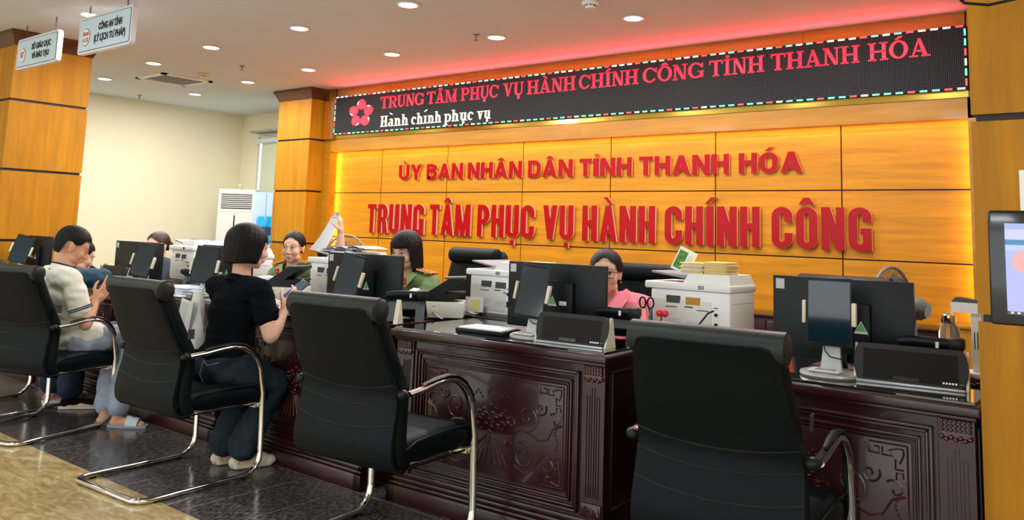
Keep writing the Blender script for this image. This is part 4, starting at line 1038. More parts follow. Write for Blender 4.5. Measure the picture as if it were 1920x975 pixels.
# papers, booklets, small items
def sheets(name, lb, x, y, z, n, w, d, jit, seed, cat='papers', m=PAPER, th=.0012, rz=0, group=None, tt=None):
    random.seed(seed); T = thing(name, lb, cat, (x, y, z), math.radians(rz), group)
    zz = 0
    for k in range(n):
        a = random.uniform(-jit, jit); dx, dy = random.uniform(-jit, jit) * .05, random.uniform(-jit, jit) * .05
        h = th * random.uniform(.8, 1.6)
        b = B(); b.M = Matrix.Translation((dx, dy, zz)) @ Matrix.Rotation(a, 4, 'Z'); b.box(-w / 2, w / 2, -d / 2, d / 2, 0, h)
        b.obj('sheet' if th < .004 else 'bundle', (m if not isinstance(m, list) else m[k % len(m)]), T); zz += h
    return T
FOLD = mat('blue_folder', (.10, .20, .42), .5)
sheets('paper_stack', 'untidy stack of white papers on the desk left of the woman in black', -4.92, 2.93, ZD, 12, .30, .21, .35, 3, th=.0035, m=[PAPER, PAPER, mat('paper_blue', (.6, .7, .85), .8)])
sheets('paper_stack', 'papers lying on the desk under the phone held by the woman in black', -3.86, 2.95, ZD, 8, .28, .20, .4, 5, th=.0018, m=[PAPER, mat('paper_blue', (.6, .7, .85), .8)])
t = thing('paper_pile', 'loose fanned papers on top of the printer between the green officers', 'papers', (-4.22, 3.64, DT + .0045 + .297))
random.seed(4)
for k in range(9):
    P = []; x0 = -.20 + k * .035
    for i in range(6):
        u = i / 5; P.append((x0 + u * .16, .004 + .012 * math.sin(PI * u) * (1 + .5 * math.sin(k * 2)) + .0026 * k))
    b = B(); V = [(x, -.10 + .01 * math.sin(k), z) for x, z in P] + [(x, .10, z) for x, z in P]; b.poly(V, [(i, i + 1, 7 + i, 6 + i) for i in range(5)]); b.obj('sheet', PAPER if k % 2 else mat('paper_blue', (.6, .7, .85), .8), t, recalc=False)
zp = DT + .0045 + .297
YEL = mat('yellow_paper', (.85, .68, .18), .8); YEL2 = mat('buff_paper', (.85, .72, .48), .8)
random.seed(9)
for j, (dx, n, lb) in enumerate(((-.07, 8, 'stack of folded buff leaflets on the rightmost printer, nearer the booklet'), (.045, 9, 'stack of yellow edged booklets on the rightmost printer'))):
    T = thing('leaflet_stack', lb, 'booklets', (-1.67 + dx, 3.585, zp), 0.05, 'leaflet stacks on the rightmost printer')
    zz = 0
    for k in range(n):
        h = .0062; o = random.uniform(-.006, .006)
        B().box(-.055 + o, .055 + o, -.07, .07, zz, zz + h - .0008, .002, 1).obj('leaflet', [YEL2, YEL, PAPER][(k + j) % 3] if j == 0 else [YEL, YEL2][k % 2], T); zz += h
T = thing('booklet', 'standing green and white booklet leaning on the rightmost printer', 'booklet', (-1.845, 3.60, zp), 0.1)
R = Matrix.Rotation(math.radians(24), 4, 'Y') @ Matrix.Rotation(math.radians(-8), 4, 'X')
b = B(); b.M = R; b.box(-.045, .045, -.003, .003, 0, .115); b.obj('cover', PAPER, T)
b = B(); b.M = R; b.box(-.038, .005, -.0038, -.003, .012, .10); b.obj('cover_photo', mat('leaf_green', (.10, .30, .04), .6, var=.7, vscale=60), T)
b = B(); b.M = R
for k in range(7): b.box(.012, .038, -.0038, -.003, .04 + k * .008, .042 + k * .008)
b.obj('print_line', GREYINK, T)
# sticky note bundle on the printer side and pen holder
T = thing('paper_roll', 'curled white papers with a yellow sticky note beside the document scanner', 'papers', (-3.02, 3.50, DT + .005), .5)
for k in range(4):
    r = .055 + .004 * k; b = B(); P = [(r * math.cos(a), r * math.sin(a)) for a in [math.radians(q) for q in range(185 + k * 3, 356, 12)]]
    V = [(x, .0 - k * .002, z + .062) for x, z in P] + [(x, .10, z + .062) for x, z in P]; n_ = len(P)
    b.poly(V, [(i, i + 1, n_ + i + 1, n_ + i) for i in range(n_ - 1)]); b.obj('sheet', PAPER, T, recalc=False)
b = B(); b.poly([(-.05, -.012, .02), (.05, -.012, .02), (.05, -.008, .10), (-.05, -.008, .10)], [(0, 1, 2, 3)]); b.obj('sheet', PAPER, T)
bx('sticky_note', mat('sticky_yellow', (.85, .82, .30), .7), T, -.02, .03, -.0145, -.0135, .03, .085)
T = thing('pen_holder', 'pen holder with scissors and coloured pens in front of the rightmost printer', 'pen holder', (-1.84, 3.36, ZD))
B().lathe([(.036, 0), (.038, .003), (.038, .085), (.034, .085), (.034, .01)], n=16).obj('cup', WHT, T)
for k, (dx, dy, c_, hh) in enumerate(((-.012, .005, (.02, .06, .30), .145), (.010, -.004, (.65, .45, .05), .14), (.022, .008, (.55, .02, .06), .125), (-.022, -.01, (.60, .5, .1), .15), (.0, .018, (.85, .85, .85), .13))):
    b = B(); b.cyl((dx * .5, dy, .01), (dx * 1.6, dy * 1.2, hh), .0045, n=8); b.obj('pen', mat('pen_%d' % k, c_, .4), T)
b = B()
for e in (-1, 1): b.tube([(-.045 + e * .020 + .016 * math.cos(a), .01, .165 + .024 * math.sin(a)) for a in [2 * PI * i / 12 for i in range(12)]], .0045, 6, closed=True)
b.obj('scissor_handles', BLK, T)
b = B(); b.tube([(-.05, .01, .143), (-.01, .01, .05)], .003, 5).tube([(-.035, .012, .143), (-.012, .01, .05)], .003, 5); b.obj('scissor_blades', CHROME, T)
b = B()
for e in (-1, 1): b.ball((.045 + e * .014, -.01, .128), (.017, .012, .018), 8, 6)
b.obj('red_clip', mat('clip_red', (.75, .03, .08), .4), T)
T = thing('desk_tray', 'dark tray with white papers left of the tilted tablet', 'tray', (-2.50, 3.0, ZD), .1)
B().box(-.13, .13, -.08, .08, 0, .018, .004).obj('tray', BLK, T); B().box(-.115, .12, -.075, .07, .018, .024).obj('sheet', PAPER, T)
T = thing('tent_card', 'small cream tent card beside the telephone on the middle desk', 'card', (-2.99, 2.90, ZD), .25)
B().prism([(-.028, 0), (.028, 0), (.002, .115), (-.002, .115)], -.012, .012, 'yz').obj('card', CREAMP, T)

# bottle, document camera, fans
T = thing('water_bottle', 'clear glass water bottle with a steel cap beside the right column', 'bottle', (-0.655, 3.37, ZD))
GL = mat('bottle_glass', (.93, .90, .80), .06, trans=.85, ior=1.2, spec=.6)
B().lathe([(.030, .0), (.034, .004), (.035, .02), (.035, .150), (.033, .168), (.024, .182), (.021, .188), (.021, .195)], n=24).obj('glass', GL, T)
B().lathe([(.023, .188), (.0245, .19), (.0245, .216), (.022, .218)], n=24).obj('cap', CHROME, T)
b = B(); b.tube([(-.012, 0, .217), (-.010, 0, .228), (.010, 0, .228), (.012, 0, .217)], .003, 6); b.obj('cap_loop', CHROME, T)
T = thing('document_camera', 'white document camera on a column behind the water bottle', 'camera', (-0.575, 3.43, ZD), -.1)
B().box(-.09, .05, -.05, .06, 0, .02, .005).obj('base', OFFW, T)
B().box(-.018, .018, -.012, .012, .02, .225, .003).obj('column', OFFW, T)
b = B(); b.box(-.008, -.005, -.013, -.0115, .10, .16); b.box(.002, .005, -.013, -.0115, .10, .16); b.obj('slot', BLK, T)
b = B(); b.prism([(-.075, .225), (.04, .225), (.04, .262), (-.08, .262)], -.03, .03, 'xz'); b.obj('head', WHT, T)
b = B(); b.prism([(-.078, .262), (.04, .262), (.04, .268), (-.06, .280)], -.028, .028, 'xz'); b.obj('head_top', DGREY, T)
c = B(); random.seed(3)
c.tube([(-.60 + .07 * math.sin(k * .7), 3.26 + .05 * math.cos(k * 1.1), ZD + .005 + .006 * (k % 3)) for k in range(16)], .004, 6)
tag(c.obj('cable', BLK), 'tangle of black cables between the speaker and the right column', 'cable')

def fan(x, y, zc, rz, r, lb, pole=True, tilt=0):
    T = thing('stand_fan', lb, 'fan', (x, y, 0), math.radians(rz), 'grey stand fans behind the officers')
    def P(a, rr, yy): return (rr * math.cos(a), yy, zc + rr * math.sin(a))
    M_ = mat('fan_wire', (.10, .10, .10), .35, metal=.6)
    b = B()
    for k in range(48):
        a = 2 * PI * k / 48
        b.tube([P(a, r * .14, -.055), P(a, r * .6, -.05), P(a, r * .92, -.02), P(a, r, 0)], .0016, 4, cap=False)
        b.tube([P(a, r * .14, .06), P(a, r * .6, .052), P(a, r * .92, .022), P(a, r, 0)], .0016, 4, cap=False)
    for rr, yy in ((.4, -.053), (.7, -.044), (.4, .056), (.7, .044)):
        b.tube([P(2 * PI * k / 40, r * rr, yy) for k in range(40)], .0018, 4, closed=True)
    b.obj('guard_wires', M_, T)
    b = B(); b.tube([P(2 * PI * k / 40, r, 0) for k in range(40)], .008, 8, closed=True); b.obj('guard_rim', GREY, T)
    b = B(); b.cyl((0, -.065, zc), (0, -.05, zc), r * .17, n=20); b.obj('guard_badge', GREY, T)
    for k in range(3):
        a0 = 2 * PI * k / 3; b = B(); V = []
        for i in range(7):
            u = i / 6; rr = r * (.15 + .72 * u); da = .55 * math.sin(PI * (u * .8 + .1)) + .1
            V += [(rr * math.cos(a0 - da), -.012, zc + rr * math.sin(a0 - da)), (rr * math.cos(a0 + da), .018, zc + rr * math.sin(a0 + da))]
        b.poly(V, [(2 * i, 2 * i + 1, 2 * i + 3, 2 * i + 2) for i in range(6)]); b.obj('blade', mat('blade', (.25, .3, .33), .3, alpha=1), T, recalc=False)
    b = B(); b.tube([(0, .05, zc), (0, .08, zc), (0, .15, zc - .005), (0, .18, zc - .01)], [r * .22, r * .30, r * .28, r * .18], 16); b.obj('motor_housing', mat('fan_grey', (.16, .18, .17), .4), T, ang=50)
    b = B(); b.box(r * .27, r * .31, .08, .14, zc - .05, zc + .03, .004); b.obj('green_label', mat('lime_label', (.45, .62, .06), .5), T)
    B().cyl((0, .11, .03), (0, .11, zc - .04), .012).obj('pole', GREY, T)
    B().lathe([(.17, 0), (.175, .01), (.16, .03), (.03, .04)], c=(0, .11, 0), n=24).obj('base', DGREY, T)
    return T
fan(-1.03, 4.12, 0.965, 58, .17, 'grey stand fan behind the rightmost monitor') if False else None
fan(-1.13, 4.50, 0.945, -104, .19, 'grey stand fan behind the rightmost monitor')
fan(-6.10, 5.20, 0.96, 20, .21, 'grey fan half hidden behind the raised arm of the officer')

# far corner: air conditioner, cabinet, water dispenser
T = thing('air_conditioner', 'tall white floor-standing air conditioner by the cream wall corner', 'air conditioner', (-10.15, 6.70, 0), math.radians(43))
B().box(-.25, .25, -.16, .16, 0, 1.71, .012).obj('body', OFFW, T)
bx('grille_recess', DGREY, T, -.21, .20, -.163, -.158, 1.44, 1.655)
for k in range(8): bx('louvre', OFFW, T, -.21, .20, -.175, -.16, 1.455 + k * .0265, 1.467 + k * .0265)
bx('door_seam', GREYINK, T, -.24, .24, -.1615, -.16, 1.405, 1.408)
B().box(-.03, -.012, -.164, -.158, 1.10, 1.35, .002).obj('status_strip', BLK, T)
bx('badge', GREYINK, T, -.05, .01, -.1615, -.16, 1.375, 1.38)
T = thing('small_lamp', 'small yellowish glass object standing on top of the air conditioner', 'ornament', (-10.12, 6.68, 1.7105))
B().lathe([(.028, 0), (.03, .01), (.022, .03)], n=14).obj('base', mat('amber', (.6, .4, .12), .4), T)
B().lathe([(.022, .03), (.034, .05), (.03, .075), (.018, .085)], n=14).obj('globe', mat('amber_glass', (.9, .85, .7), .1, trans=.7, ior=1.2), T)
T = thing('metal_cabinet', 'pale blue two-door metal cabinet right of the air conditioner', 'cabinet', (-9.765, 6.905, 0), math.radians(43))
PB = mat('pale_blue_steel', (.50, .66, .86), .35)
B().box(-.17, .17, -.15, .15, 0, 1.68, .006).obj('carcass', mat('pale_blue_side', (.42, .62, .70), .4), T)
for e in (-1, 1): B().box(e * .085 - .082, e * .085 + .082, -.165, -.15, .02, 1.66, .004).obj('door', PB, T)
T = thing('water_dispenser', 'water dispenser with a blue bottle beside the oak column', 'water dispenser', (-9.44, 6.66, 0))
B().box(-.15, .15, -.15, .15, 0, .98, .015).obj('body', OFFW, T)
BW = mat('blue_bottle', (.0, .38, .75), .15, coat=.4, emit=(0, .3, .7), es=.12)
B().lathe([(.05, .98), (.06, 1.0), (.13, 1.04), (.135, 1.06), (.135, 1.12), (.128, 1.13), (.135, 1.14), (.135, 1.30), (.12, 1.345), (.05, 1.36)], n=24).obj('bottle', BW, T)
B().lathe([(.137, 1.10), (.138, 1.12), (.138, 1.20), (.137, 1.21)], n=24).obj('bottle_label', mat('navy_label', (.01, .06, .18), .4), T)

# kiosk at the right edge
T = thing('kiosk_screen', 'black framed touch screen kiosk cut by the right edge of the picture', 'screen', (-0.11, 1.95, 0), math.radians(3))
w2 = .19; z0, z1 = 1.098, 1.325
B().box(-w2, w2, -.012, .014, z0, z1, .006, 3).obj('bezel', BLKG, T)
def kscreen():
    m = mat('kiosk_display', (.02, .02, .03), .15, emit=(.42, .46, .80), es=.85)
    nt = m.node_tree; b = nt.nodes['Principled BSDF']; tc = nt.nodes.new('ShaderNodeTexCoord')
    sp = nt.nodes.new('ShaderNodeSeparateXYZ'); nt.links.new(tc.outputs['Generated'], sp.inputs[0])
    cr = nt.nodes.new('ShaderNodeValToRGB'); cr.color_ramp.interpolation = 'CONSTANT'; e = cr.color_ramp.elements
    e[0].position = 0; e[0].color = (.05, .05, .08, 1); e[1].position = .035; e[1].color = (.42, .46, .85, 1)
    for p, c in ((.70, (.50, .55, .88, 1)), (.76, (.04, .22, .42, 1)), (.82, (.55, .58, .86, 1)), (.93, (.35, .42, .75, 1))):
        q = e.new(p); q.color = c
    nt.links.new(sp.outputs['Z'], cr.inputs[0]); nt.links.new(cr.outputs[0], b.inputs['Emission Color'])
    return m
bx('display', kscreen(), T, -w2 + .030, w2 - .012, -.0135, -.012, z0 + .022, z1 - .026)
q = B(); q.M = Matrix.Translation((-w2 + .062, -.0140, z0 + .125)) @ Matrix.Rotation(PI / 2, 4, 'X'); q.lathe([(.021, 0), (.021, .0006)], n=24); q.obj('round_emblem', mat('emblem_glow', (.1, .05, .05), .4, emit=(.95, .42, .40), es=.8), T)
q = B()
for k in range(4): q.box(-w2 + .036 + k * .011, -w2 + .041 + k * .011, -.0142, -.0136, z0 + .0235, z0 + .0275)
q.obj('taskbar_icon', WHT, T)
B().cyl((0, .03, .03), (0, .03, 1.2), .03).obj('pole', WHT, T); B().lathe([(.2, 0), (.2, .02), (.03, .035)], c=(0, .03, 0)).obj('base', WHT, T)
T = thing('wall_notice', 'white plastic notice panel on the right column behind the kiosk screen', 'panel', (-0.255, 2.856, 1.18))
B().box(-.10, .15, -.008, .003, -.45, .30, .003).obj('panel', WHT, T)
# ================================================================== PEOPLE
def V3(*a): return Vector(a)
def basis(f, up=(0, 0, 1)):
    f = Vector(f).normalized(); r = f.cross(Vector(up)).normalized(); u = r.cross(f)
    return Matrix((r, f, u)).transposed()          # columns: right, forward, up
def blob(prims, name, m, parent, voxel=0.008, smooth=3, disp=None, loc=None):
    b = B()
    for p in prims:
        if p[0] == 'c':
            a, c, r0, r1 = Vector(p[1]), Vector(p[2]), p[3], p[4]
            n = 12
            if (c - a).length > 1e-4: b.tube([a, a.lerp(c, .5), c], [r0, (r0 + r1) / 2, r1], n)
            b.ball(a, r0, n, 8); b.ball(c, r1, n, 8)
        elif p[0] == 'e': b.ball(p[1], p[2], 18, 12, R=(p[3] if len(p) > 3 else None))
        elif p[0] == 'b':
            b.M = p[3]; b.box(-p[2][0], p[2][0], -p[2][1], p[2][1], -p[2][2], p[2][2]); b.M = None
    me = bpy.data.meshes.new('tmp'); bmesh.ops.recalc_face_normals(b.b, faces=b.b.faces[:]); b.b.to_mesh(me); b.b.free()
    o = bpy.data.objects.new('tmp', me); COL.objects.link(o)
    r = o.modifiers.new('r', 'REMESH'); r.mode = 'VOXEL'; r.voxel_size = voxel; r.use_smooth_shade = True
    s = o.modifiers.new('s', 'SMOOTH'); s.factor = 0.5; s.iterations = smooth
    me2 = bpy.data.meshes.new_from_object(o.evaluated_get(bpy.context.evaluated_depsgraph_get()))
    bpy.data.objects.remove(o); bpy.data.meshes.remove(me)
    if disp:
        amp, sx, sy, sz = disp
        me2.update(); ns = [v.normal.copy() for v in me2.vertices]
        for v, n_ in zip(me2.vertices, ns):
            c = v.co; q = noise.noise(Vector((c.x * sx, c.y * sy, c.z * sz))) + .5 * noise.noise(Vector((c.x * sx * 2.3 + c.z * 9, c.y * sy * 2, c.z * sz * 2)))
            v.co += n_ * q * amp
    me2.materials.clear(); me2.materials.append(m); me2.name = name
    for p in me2.polygons: p.use_smooth = True
    k = bpy.data.objects.new(name, me2); COL.objects.link(k); k.parent = parent
    return k
def hand(w, d, n, side, curl=(.25, .3, .35, .45), spread=.10, thumb=.5, s=1.0):
    """prims of a hand: wrist w, direction d along the palm, n palm normal (side the fingers curl to), side +1/-1 where the thumb sits"""
    d = Vector(d).normalized(); n = Vector(n); n = (n - d * n.dot(d)).normalized(); x = d.cross(n) * side
    P = [('c', w, w + d * .03 * s, .025 * s, .026 * s)]
    c = w + d * .055 * s
    for k in (-.026, -.009, .009, .026):
        P.append(('c', w + d * .015 * s + x * k * .7 * s, w + d * .088 * s + x * k * s, .0155 * s, .0125 * s))
    L = (.072, .080, .074, .058)
    for i, k in enumerate((.030, .010, -.010, -.029)):
        base = w + d * (.090 - .004 * abs(i - 1)) * s + x * k * s
        a = curl[i]; dd = (d + x * spread * (1.2 - i * .8)).normalized(); p = base; l = L[i] * s
        for j, fr in enumerate((.44, .31, .25)):
            q = p + (dd * math.cos(a * (j + .6)) + n * math.sin(a * (j + .6))) * l * fr
            P.append(('c', p, q, (.0088 - .0009 * j) * s, (.0082 - .0009 * j) * s)); p = q
    b0 = w + d * .025 * s + x * .026 * s
    t1 = b0 + (d * .6 + x * .75 + n * thumb * .5).normalized() * .040 * s
    t2 = t1 + (d * .85 + x * .25 + n * thumb).normalized() * .030 * s
    t3 = t2 + (d * .9 + n * thumb - x * .1).normalized() * .024 * s
    P += [('c', b0, t1, .0135 * s, .0105 * s), ('c', t1, t2, .0105 * s, .0095 * s), ('c', t2, t3, .0095 * s, .008 * s)]
    return P
def head_prims(c, R, s=1.0, fat=1.0):
    def e(x, y, z, a, b_, d): return ('e', c + R @ (Vector((x, y, z)) * s), (a * s, b_ * s, d * s), R)
    P = [e(0, -.018, .035, .074, .092, .083), e(0, .022, -.012, .060 * fat, .066, .080), e(0, .034, -.062, .044 * fat, .044, .040), e(0, .056, -.088, .022, .022, .018),
         e(0, .052, .030, .055, .030, .040), e(0, .080, .020, .040, .010, .008)]
    for q in (-1, 1):
        P += [e(q * .036 * fat, .052, -.026, .025, .027, .028), e(q * .040 * fat, .020, -.066, .020, .036, .026), e(q * .074, -.008, -.008, .009, .018, .031), e(q * .078, -.016, .004, .007, .012, .018), e(q * .010, .090, -.034, .0085, .010, .008)]
    P += [('c', c + R @ Vector((0, .084, .012)) * s, c + R @ Vector((0, .100, -.030)) * s, .0075 * s, .0115 * s), e(0, .086, -.058, .020, .010, .0075), e(0, .083, -.068, .017, .010, .007)]
    return P
def face_parts(c, R, T, s=1.0, lip=LIP, brow=HAIR, look=0.0, closed=False):
    def at(x, y, z): return c + R @ (Vector((x, y, z)) * s)
    for q in (-1, 1):
        if not closed:
            b = B(); b.ball(at(q * .031, .0795, .006), (.0135 * s, .006 * s, .0058 * s), 12, 8, R=R); b.obj('eye', WHITEE, T)
            b = B(); b.ball(at(q * .031 + look, .0838, .006), (.0056 * s, .0030 * s, .0056 * s), 10, 6, R=R); b.obj('iris', INK, T)
        zz = .0105 if not closed else .002
        b = B(); b.tube([at(q * .0165, .0850, zz - .003), at(q * .024, .0865, zz + .0015), at(q * .032, .0855, zz + .002), at(q * .040, .0815, zz), at(q * .046, .0765, zz - .003)], .0017 * s, 6); b.obj('eyelash', HAIR, T)
        b = B(); b.tube([at(q * .014, .0880, .025), at(q * .024, .0885, .029), at(q * .036, .0845, .030), at(q * .048, .0755, .025)], [.0018 * s, .0028 * s, .0024 * s, .0012 * s], 6, flat=.7); b.obj('eyebrow', brow, T)
    b = B(); b.ball(at(0, .0905, -.0575), (.0185 * s, .0048 * s, .0034 * s), 12, 6, R=R); b.ball(at(0, .0890, -.0640), (.015 * s, .005 * s, .0042 * s), 12, 6, R=R); b.obj('lips', lip, T)
def hair_shell(c, R, T, m, zb, s=1.0, rx=.083, ry=.102, rz=.092, z0=.035, L=.2, yc=-.020, th=.014, strand=.0016, name='hair', seed=0):
    """hair as a thick shell round the head; zb(angle from the front in degrees) is the height of its lower edge"""
    N, Mv = 72, 22; O = []; I = []
    for i in range(N):
        a = 2 * PI * i / N; deg = abs(((math.degrees(a) + 180) % 360) - 180); e = zb(deg)
        for j in range(Mv + 1):
            t = (j / Mv)
            zt = z0 + rz
            f = math.sin(t * PI / 2) if e < z0 else t
            phi_end = math.asin(max(-1, min(1, (e - z0) / rz))) if e > z0 else 0
            if e > z0: ph = PI / 2 - (PI / 2 - phi_end) * t; z = z0 + rz * math.sin(ph); r = math.cos(ph)
            else:
                la = 1.45 * rz; lb = z0 - e; q = t * (la + lb)
                if q < la: ph = PI / 2 * (1 - q / la); z = z0 + rz * math.sin(ph); r = math.cos(ph)
                else: z = z0 - (q - la); r = math.sqrt(max(.05, 1 - ((z0 - z) / L) ** 2))
            g = strand * (math.sin(a * 23 + seed + 3 * noise.noise(Vector((a * 3, z * 20, seed)))) + .6 * math.sin(a * 41 + 1.3)) * min(1, r * 1.5)
            for (lst, k) in ((O, 0), (I, th)):
                kk = k * (1 - .55 * t ** 6 if k else 1)
                x = (rx - kk + g) * r * math.sin(a); y = (ry - kk + g) * r * math.cos(a) + yc; zz = z - (kk if r < .5 else kk * .3)
                if k and t > .97: x = (rx - .002 + g) * r * math.sin(a) * .985; y = (ry - .002 + g) * r * math.cos(a) * .985 + yc
                lst.append(c + R @ (Vector((x, y, zz)) * s))
    n = Mv + 1; F = []; K = len(O)
    for i in range(N):
        i2 = (i + 1) % N
        for j in range(Mv):
            F.append((i * n + j, i2 * n + j, i2 * n + j + 1, i * n + j + 1)); F.append((K + i * n + j, K + i * n + j + 1, K + i2 * n + j + 1, K + i2 * n + j))
        F.append((i * n + Mv, i2 * n + Mv, K + i2 * n + Mv, K + i * n + Mv))
    return B().poly(O + I, F).obj(name, m, T, ang=70)
def sst(x, a, b):
    t = max(0, min(1, (x - a) / (b - a))); return t * t * (3 - 2 * t)

def torso(J, g=0.0, wide=1.0, deep=1.0):
    """prims for the trunk between pelvis and neck; g grows the radii"""
    p, c, n = J['pelvis'], J['chest'], J['neck']; Rb = basis(J['face'], (c - p).normalized())
    Rb = basis(J['face'] - (c - p).normalized() * J['face'].dot((c - p).normalized()), (c - p).normalized())
    m = p.lerp(c, .5); r = Rb @ Vector((1, 0, 0))
    up = (c - p).normalized()
    P = [('e', p, ((.155 * wide + g), .115 * deep + g, .105 + g), Rb), ('e', p.lerp(c, .33), (.138 * wide + g, .105 * deep + g, .12 + g), Rb), ('e', p.lerp(c, .66), (.135 * wide + g, .102 * deep + g, .12 + g), Rb),
         ('e', c, (.152 * wide + g, .108 * deep + g, .125 + g), Rb), ('e', c + up * .06, (.150 * wide + g, .085 * deep + g, .075 + g), Rb)]
    for q in ('L', 'R'):
        s = J['sh' + q]; P.append(('c', c + up * .075 + (s - c) * .35, s, .062 * deep + g, .052 + g)); P.append(('c', n - up * .03, s + up * .006, .040 + g, .046 + g))
    return P
def arm(J, q, t0=0, t1=1, g=0.0, fat=1.0):
    s, e, w = J['sh' + q], J['el' + q], J['wr' + q]
    return [('c', s, s.lerp(e, .55), (.050 + g) * fat, (.043 + g) * fat), ('c', s.lerp(e, .55), e, (.043 + g) * fat, (.037 + g) * fat), ('c', e, e.lerp(w, .35), (.037 + g) * fat, (.037 + g) * fat), ('c', e.lerp(w, .35), w, (.037 + g) * fat, .024 + g)]
def sleeve(J, q, f, g, flare=.012):
    s, e = J['sh' + q], J['el' + q]
    return [('c', s, s.lerp(e, f), .056 + g, .048 + g + flare)]
def legs(J, g=0.0, flare=0.0, upto=1.0):
    P = []
    for q in ('L', 'R'):
        h, k, a = J['hip' + q], J['kn' + q], J['an' + q]
        P += [('c', h, h.lerp(k, .5), .088 + g, .076 + g), ('c', h.lerp(k, .5), k, .076 + g, .060 + g), ('c', k, k.lerp(a, .35), .058 + g, .055 + g), ('c', k.lerp(a, .35), k.lerp(a, upto), .055 + g, .038 + g + flare)]
    return P
def foot(a, toe, g=0.0):
    d = (toe - a); d.z = 0; d.normalize(); h = Vector((a.x, a.y, .028))
    return [('c', a, h, .034 + g, .030 + g), ('c', h, h + d * .09, .030 + g, .028 + g), ('c', h + d * .09 + V3(0, 0, -.004), h + d * .155 + V3(0, 0, -.010), .030 + g, .017 + g), ('c', h - d * .02 + V3(0, 0, -.004), h + d * .02, .024 + g, .03 + g), ('c', h + d * .08 + d.cross(V3(0, 0, 1)) * .014 + V3(0, 0, -.006), h + d * .15 + d.cross(V3(0, 0, 1)) * .014 + V3(0, 0, -.012), .022 + g, .014 + g)]
def HM(J, k):
    # move the upper body away to the middle of the chair seat, feet stay
    return {n: ((p[0] * k, p[1] * k, 1.25 - (1.25 - p[2]) * k) if n[:2] not in ('an', 'fa') else p) for n, p in J.items()}
def P_(J, root):
    return {k: (Vector(v) - Vector((root[0], root[1], 0)) if k not in ('face',) else Vector(v).normalized()) for k, v in J.items()}
def neck_prims(J, hc, R, r=.048):
    return [('c', J['neck'] - V3(0, 0, .02), hc + R @ Vector((0, -.028, -.055)), r * 1.12, r)]

# ---- man in the white polo shirt --------------------------------------
root = (-5.17, 2.30); T = thing('person', 'seated man in a white polo shirt looking down at his phone', 'person', (root[0], root[1], 0))
HK = 1.035
J = P_(HM(dict(pelvis=(-5.17, 2.365, .555), chest=(-5.185, 2.27, .79), neck=(-5.175, 2.26, .945), shL=(-5.35, 2.26, .895), shR=(-5.005, 2.235, .895), elL=(-5.335, 2.44, .66), elR=(-4.955, 2.315, .640),
            wrL=(-5.14, 2.435, .765), wrR=(-5.03, 2.40, .765), hipL=(-5.25, 2.36, .525), hipR=(-5.09, 2.36, .525), knL=(-5.26, 2.66, .545), knR=(-5.07, 2.65, .545), anL=(-5.21, 2.60, .09), anR=(-5.09, 2.62, .09), face=(-.1, 1, 0)), HK), root)
hc = V3(-5.18 * HK, 2.305 * HK, 1.25 - (1.25 - 1.076) * HK) - V3(*root, 0); R = basis((.30, .86, -.42))
body = [*torso(J), *arm(J, 'L'), *arm(J, 'R'), *legs(J), *foot(J['anL'], J['anL'] + V3(.09, .16, 0)), *foot(J['anR'], J['anR'] + V3(.14, .12, 0)), *head_prims(hc, R, 1.0, 1.05), *neck_prims(J, hc, R, .054)]
body += hand(J['wrR'], (.12, .55, .75), (-.9, .1, 0), 1, (.12, .16, .2, .3), .22, .3)
body += hand(J['wrL'], (.45, .35, .45), (.3, .2, -.8), -1, (.5, .5, .55, .6), .05, .5)
blob(body, 'body', SKIN, T, .0055, 5)
WHITEC = mat('white_polo', (.76, .76, .66), .85, bump=.15, bscale=300, sheen=.2)
sh = torso(J, .016, 1.02, 1.02) + sleeve(J, 'L', .62, .006) + sleeve(J, 'R', .62, .006) + [('e', J['pelvis'] + V3(0, -.005, .0), (.166, .124, .12)), ('e', J['pelvis'] + V3(0, .06, .0), (.17, .13, .10))]
blob(sh, 'polo_shirt', WHITEC, T, .008, 4, (.011, 9, 9, 16))
for q in 'LR':
    s_, e_ = J['sh' + q], J['el' + q]; d = (e_ - s_).normalized()
    b = B()
    for f, rr in ((.575, .0645), (.615, .066)):
        c = s_.lerp(e_, f); u = d.orthogonal().normalized(); w = d.cross(u)
        b.tube([c + d * .012 + (u * math.cos(a) + w * math.sin(a)) * (rr) for a in [2 * PI * i / 24 for i in range(24)]], .0035, 5, closed=True)
    b.obj('navy_stripe', mat('navy', (.012, .02, .06), .8), T)
b = B(); rings = []
for zz, rr in ((0, .078), (.028, .066), (.034, .060), (.022, .058)):
    rings.append([J['neck'] + V3(rr * math.cos(a), rr * 1.05 * math.sin(a) - .002, zz - .012 + .018 * (-math.sin(a))) for a in [2 * PI * i / 24 for i in range(24)]])
b.loft(rings, cap=False); b.obj('collar', WHITEC, T, ang=60)
b = B(); b.tube([J['neck'] + V3(.061 * math.cos(a), .065 * math.sin(a), .024 - .018 * math.sin(a)) for a in [2 * PI * i / 24 for i in range(24)]], .005, 6, closed=True); b.obj('navy_collar_band', mat('navy', (.012, .02, .06), .8), T)
blob([('e', J['pelvis'] + V3(0, 0.01, -.035), (.155, .105, .075))] + legs(J, .008, .022, .93), 'trousers', mat('grey_blue_cotton', (.30, .36, .44), .85, var=.15, vscale=20), T, .009, 4, (.010, 14, 14, 10))
hair_shell(hc, R, T, HAIR, lambda d: .066 - .042 * sst(d, 48, 66) - .008 * sst(d, 66, 80) + .012 * sst(d, 80, 95) * (1 - sst(d, 100, 118)) - .080 * sst(d, 108, 128), L=.135, rx=.082, ry=.104, rz=.094, yc=-.016)
face_parts(hc, R, T, closed=True)
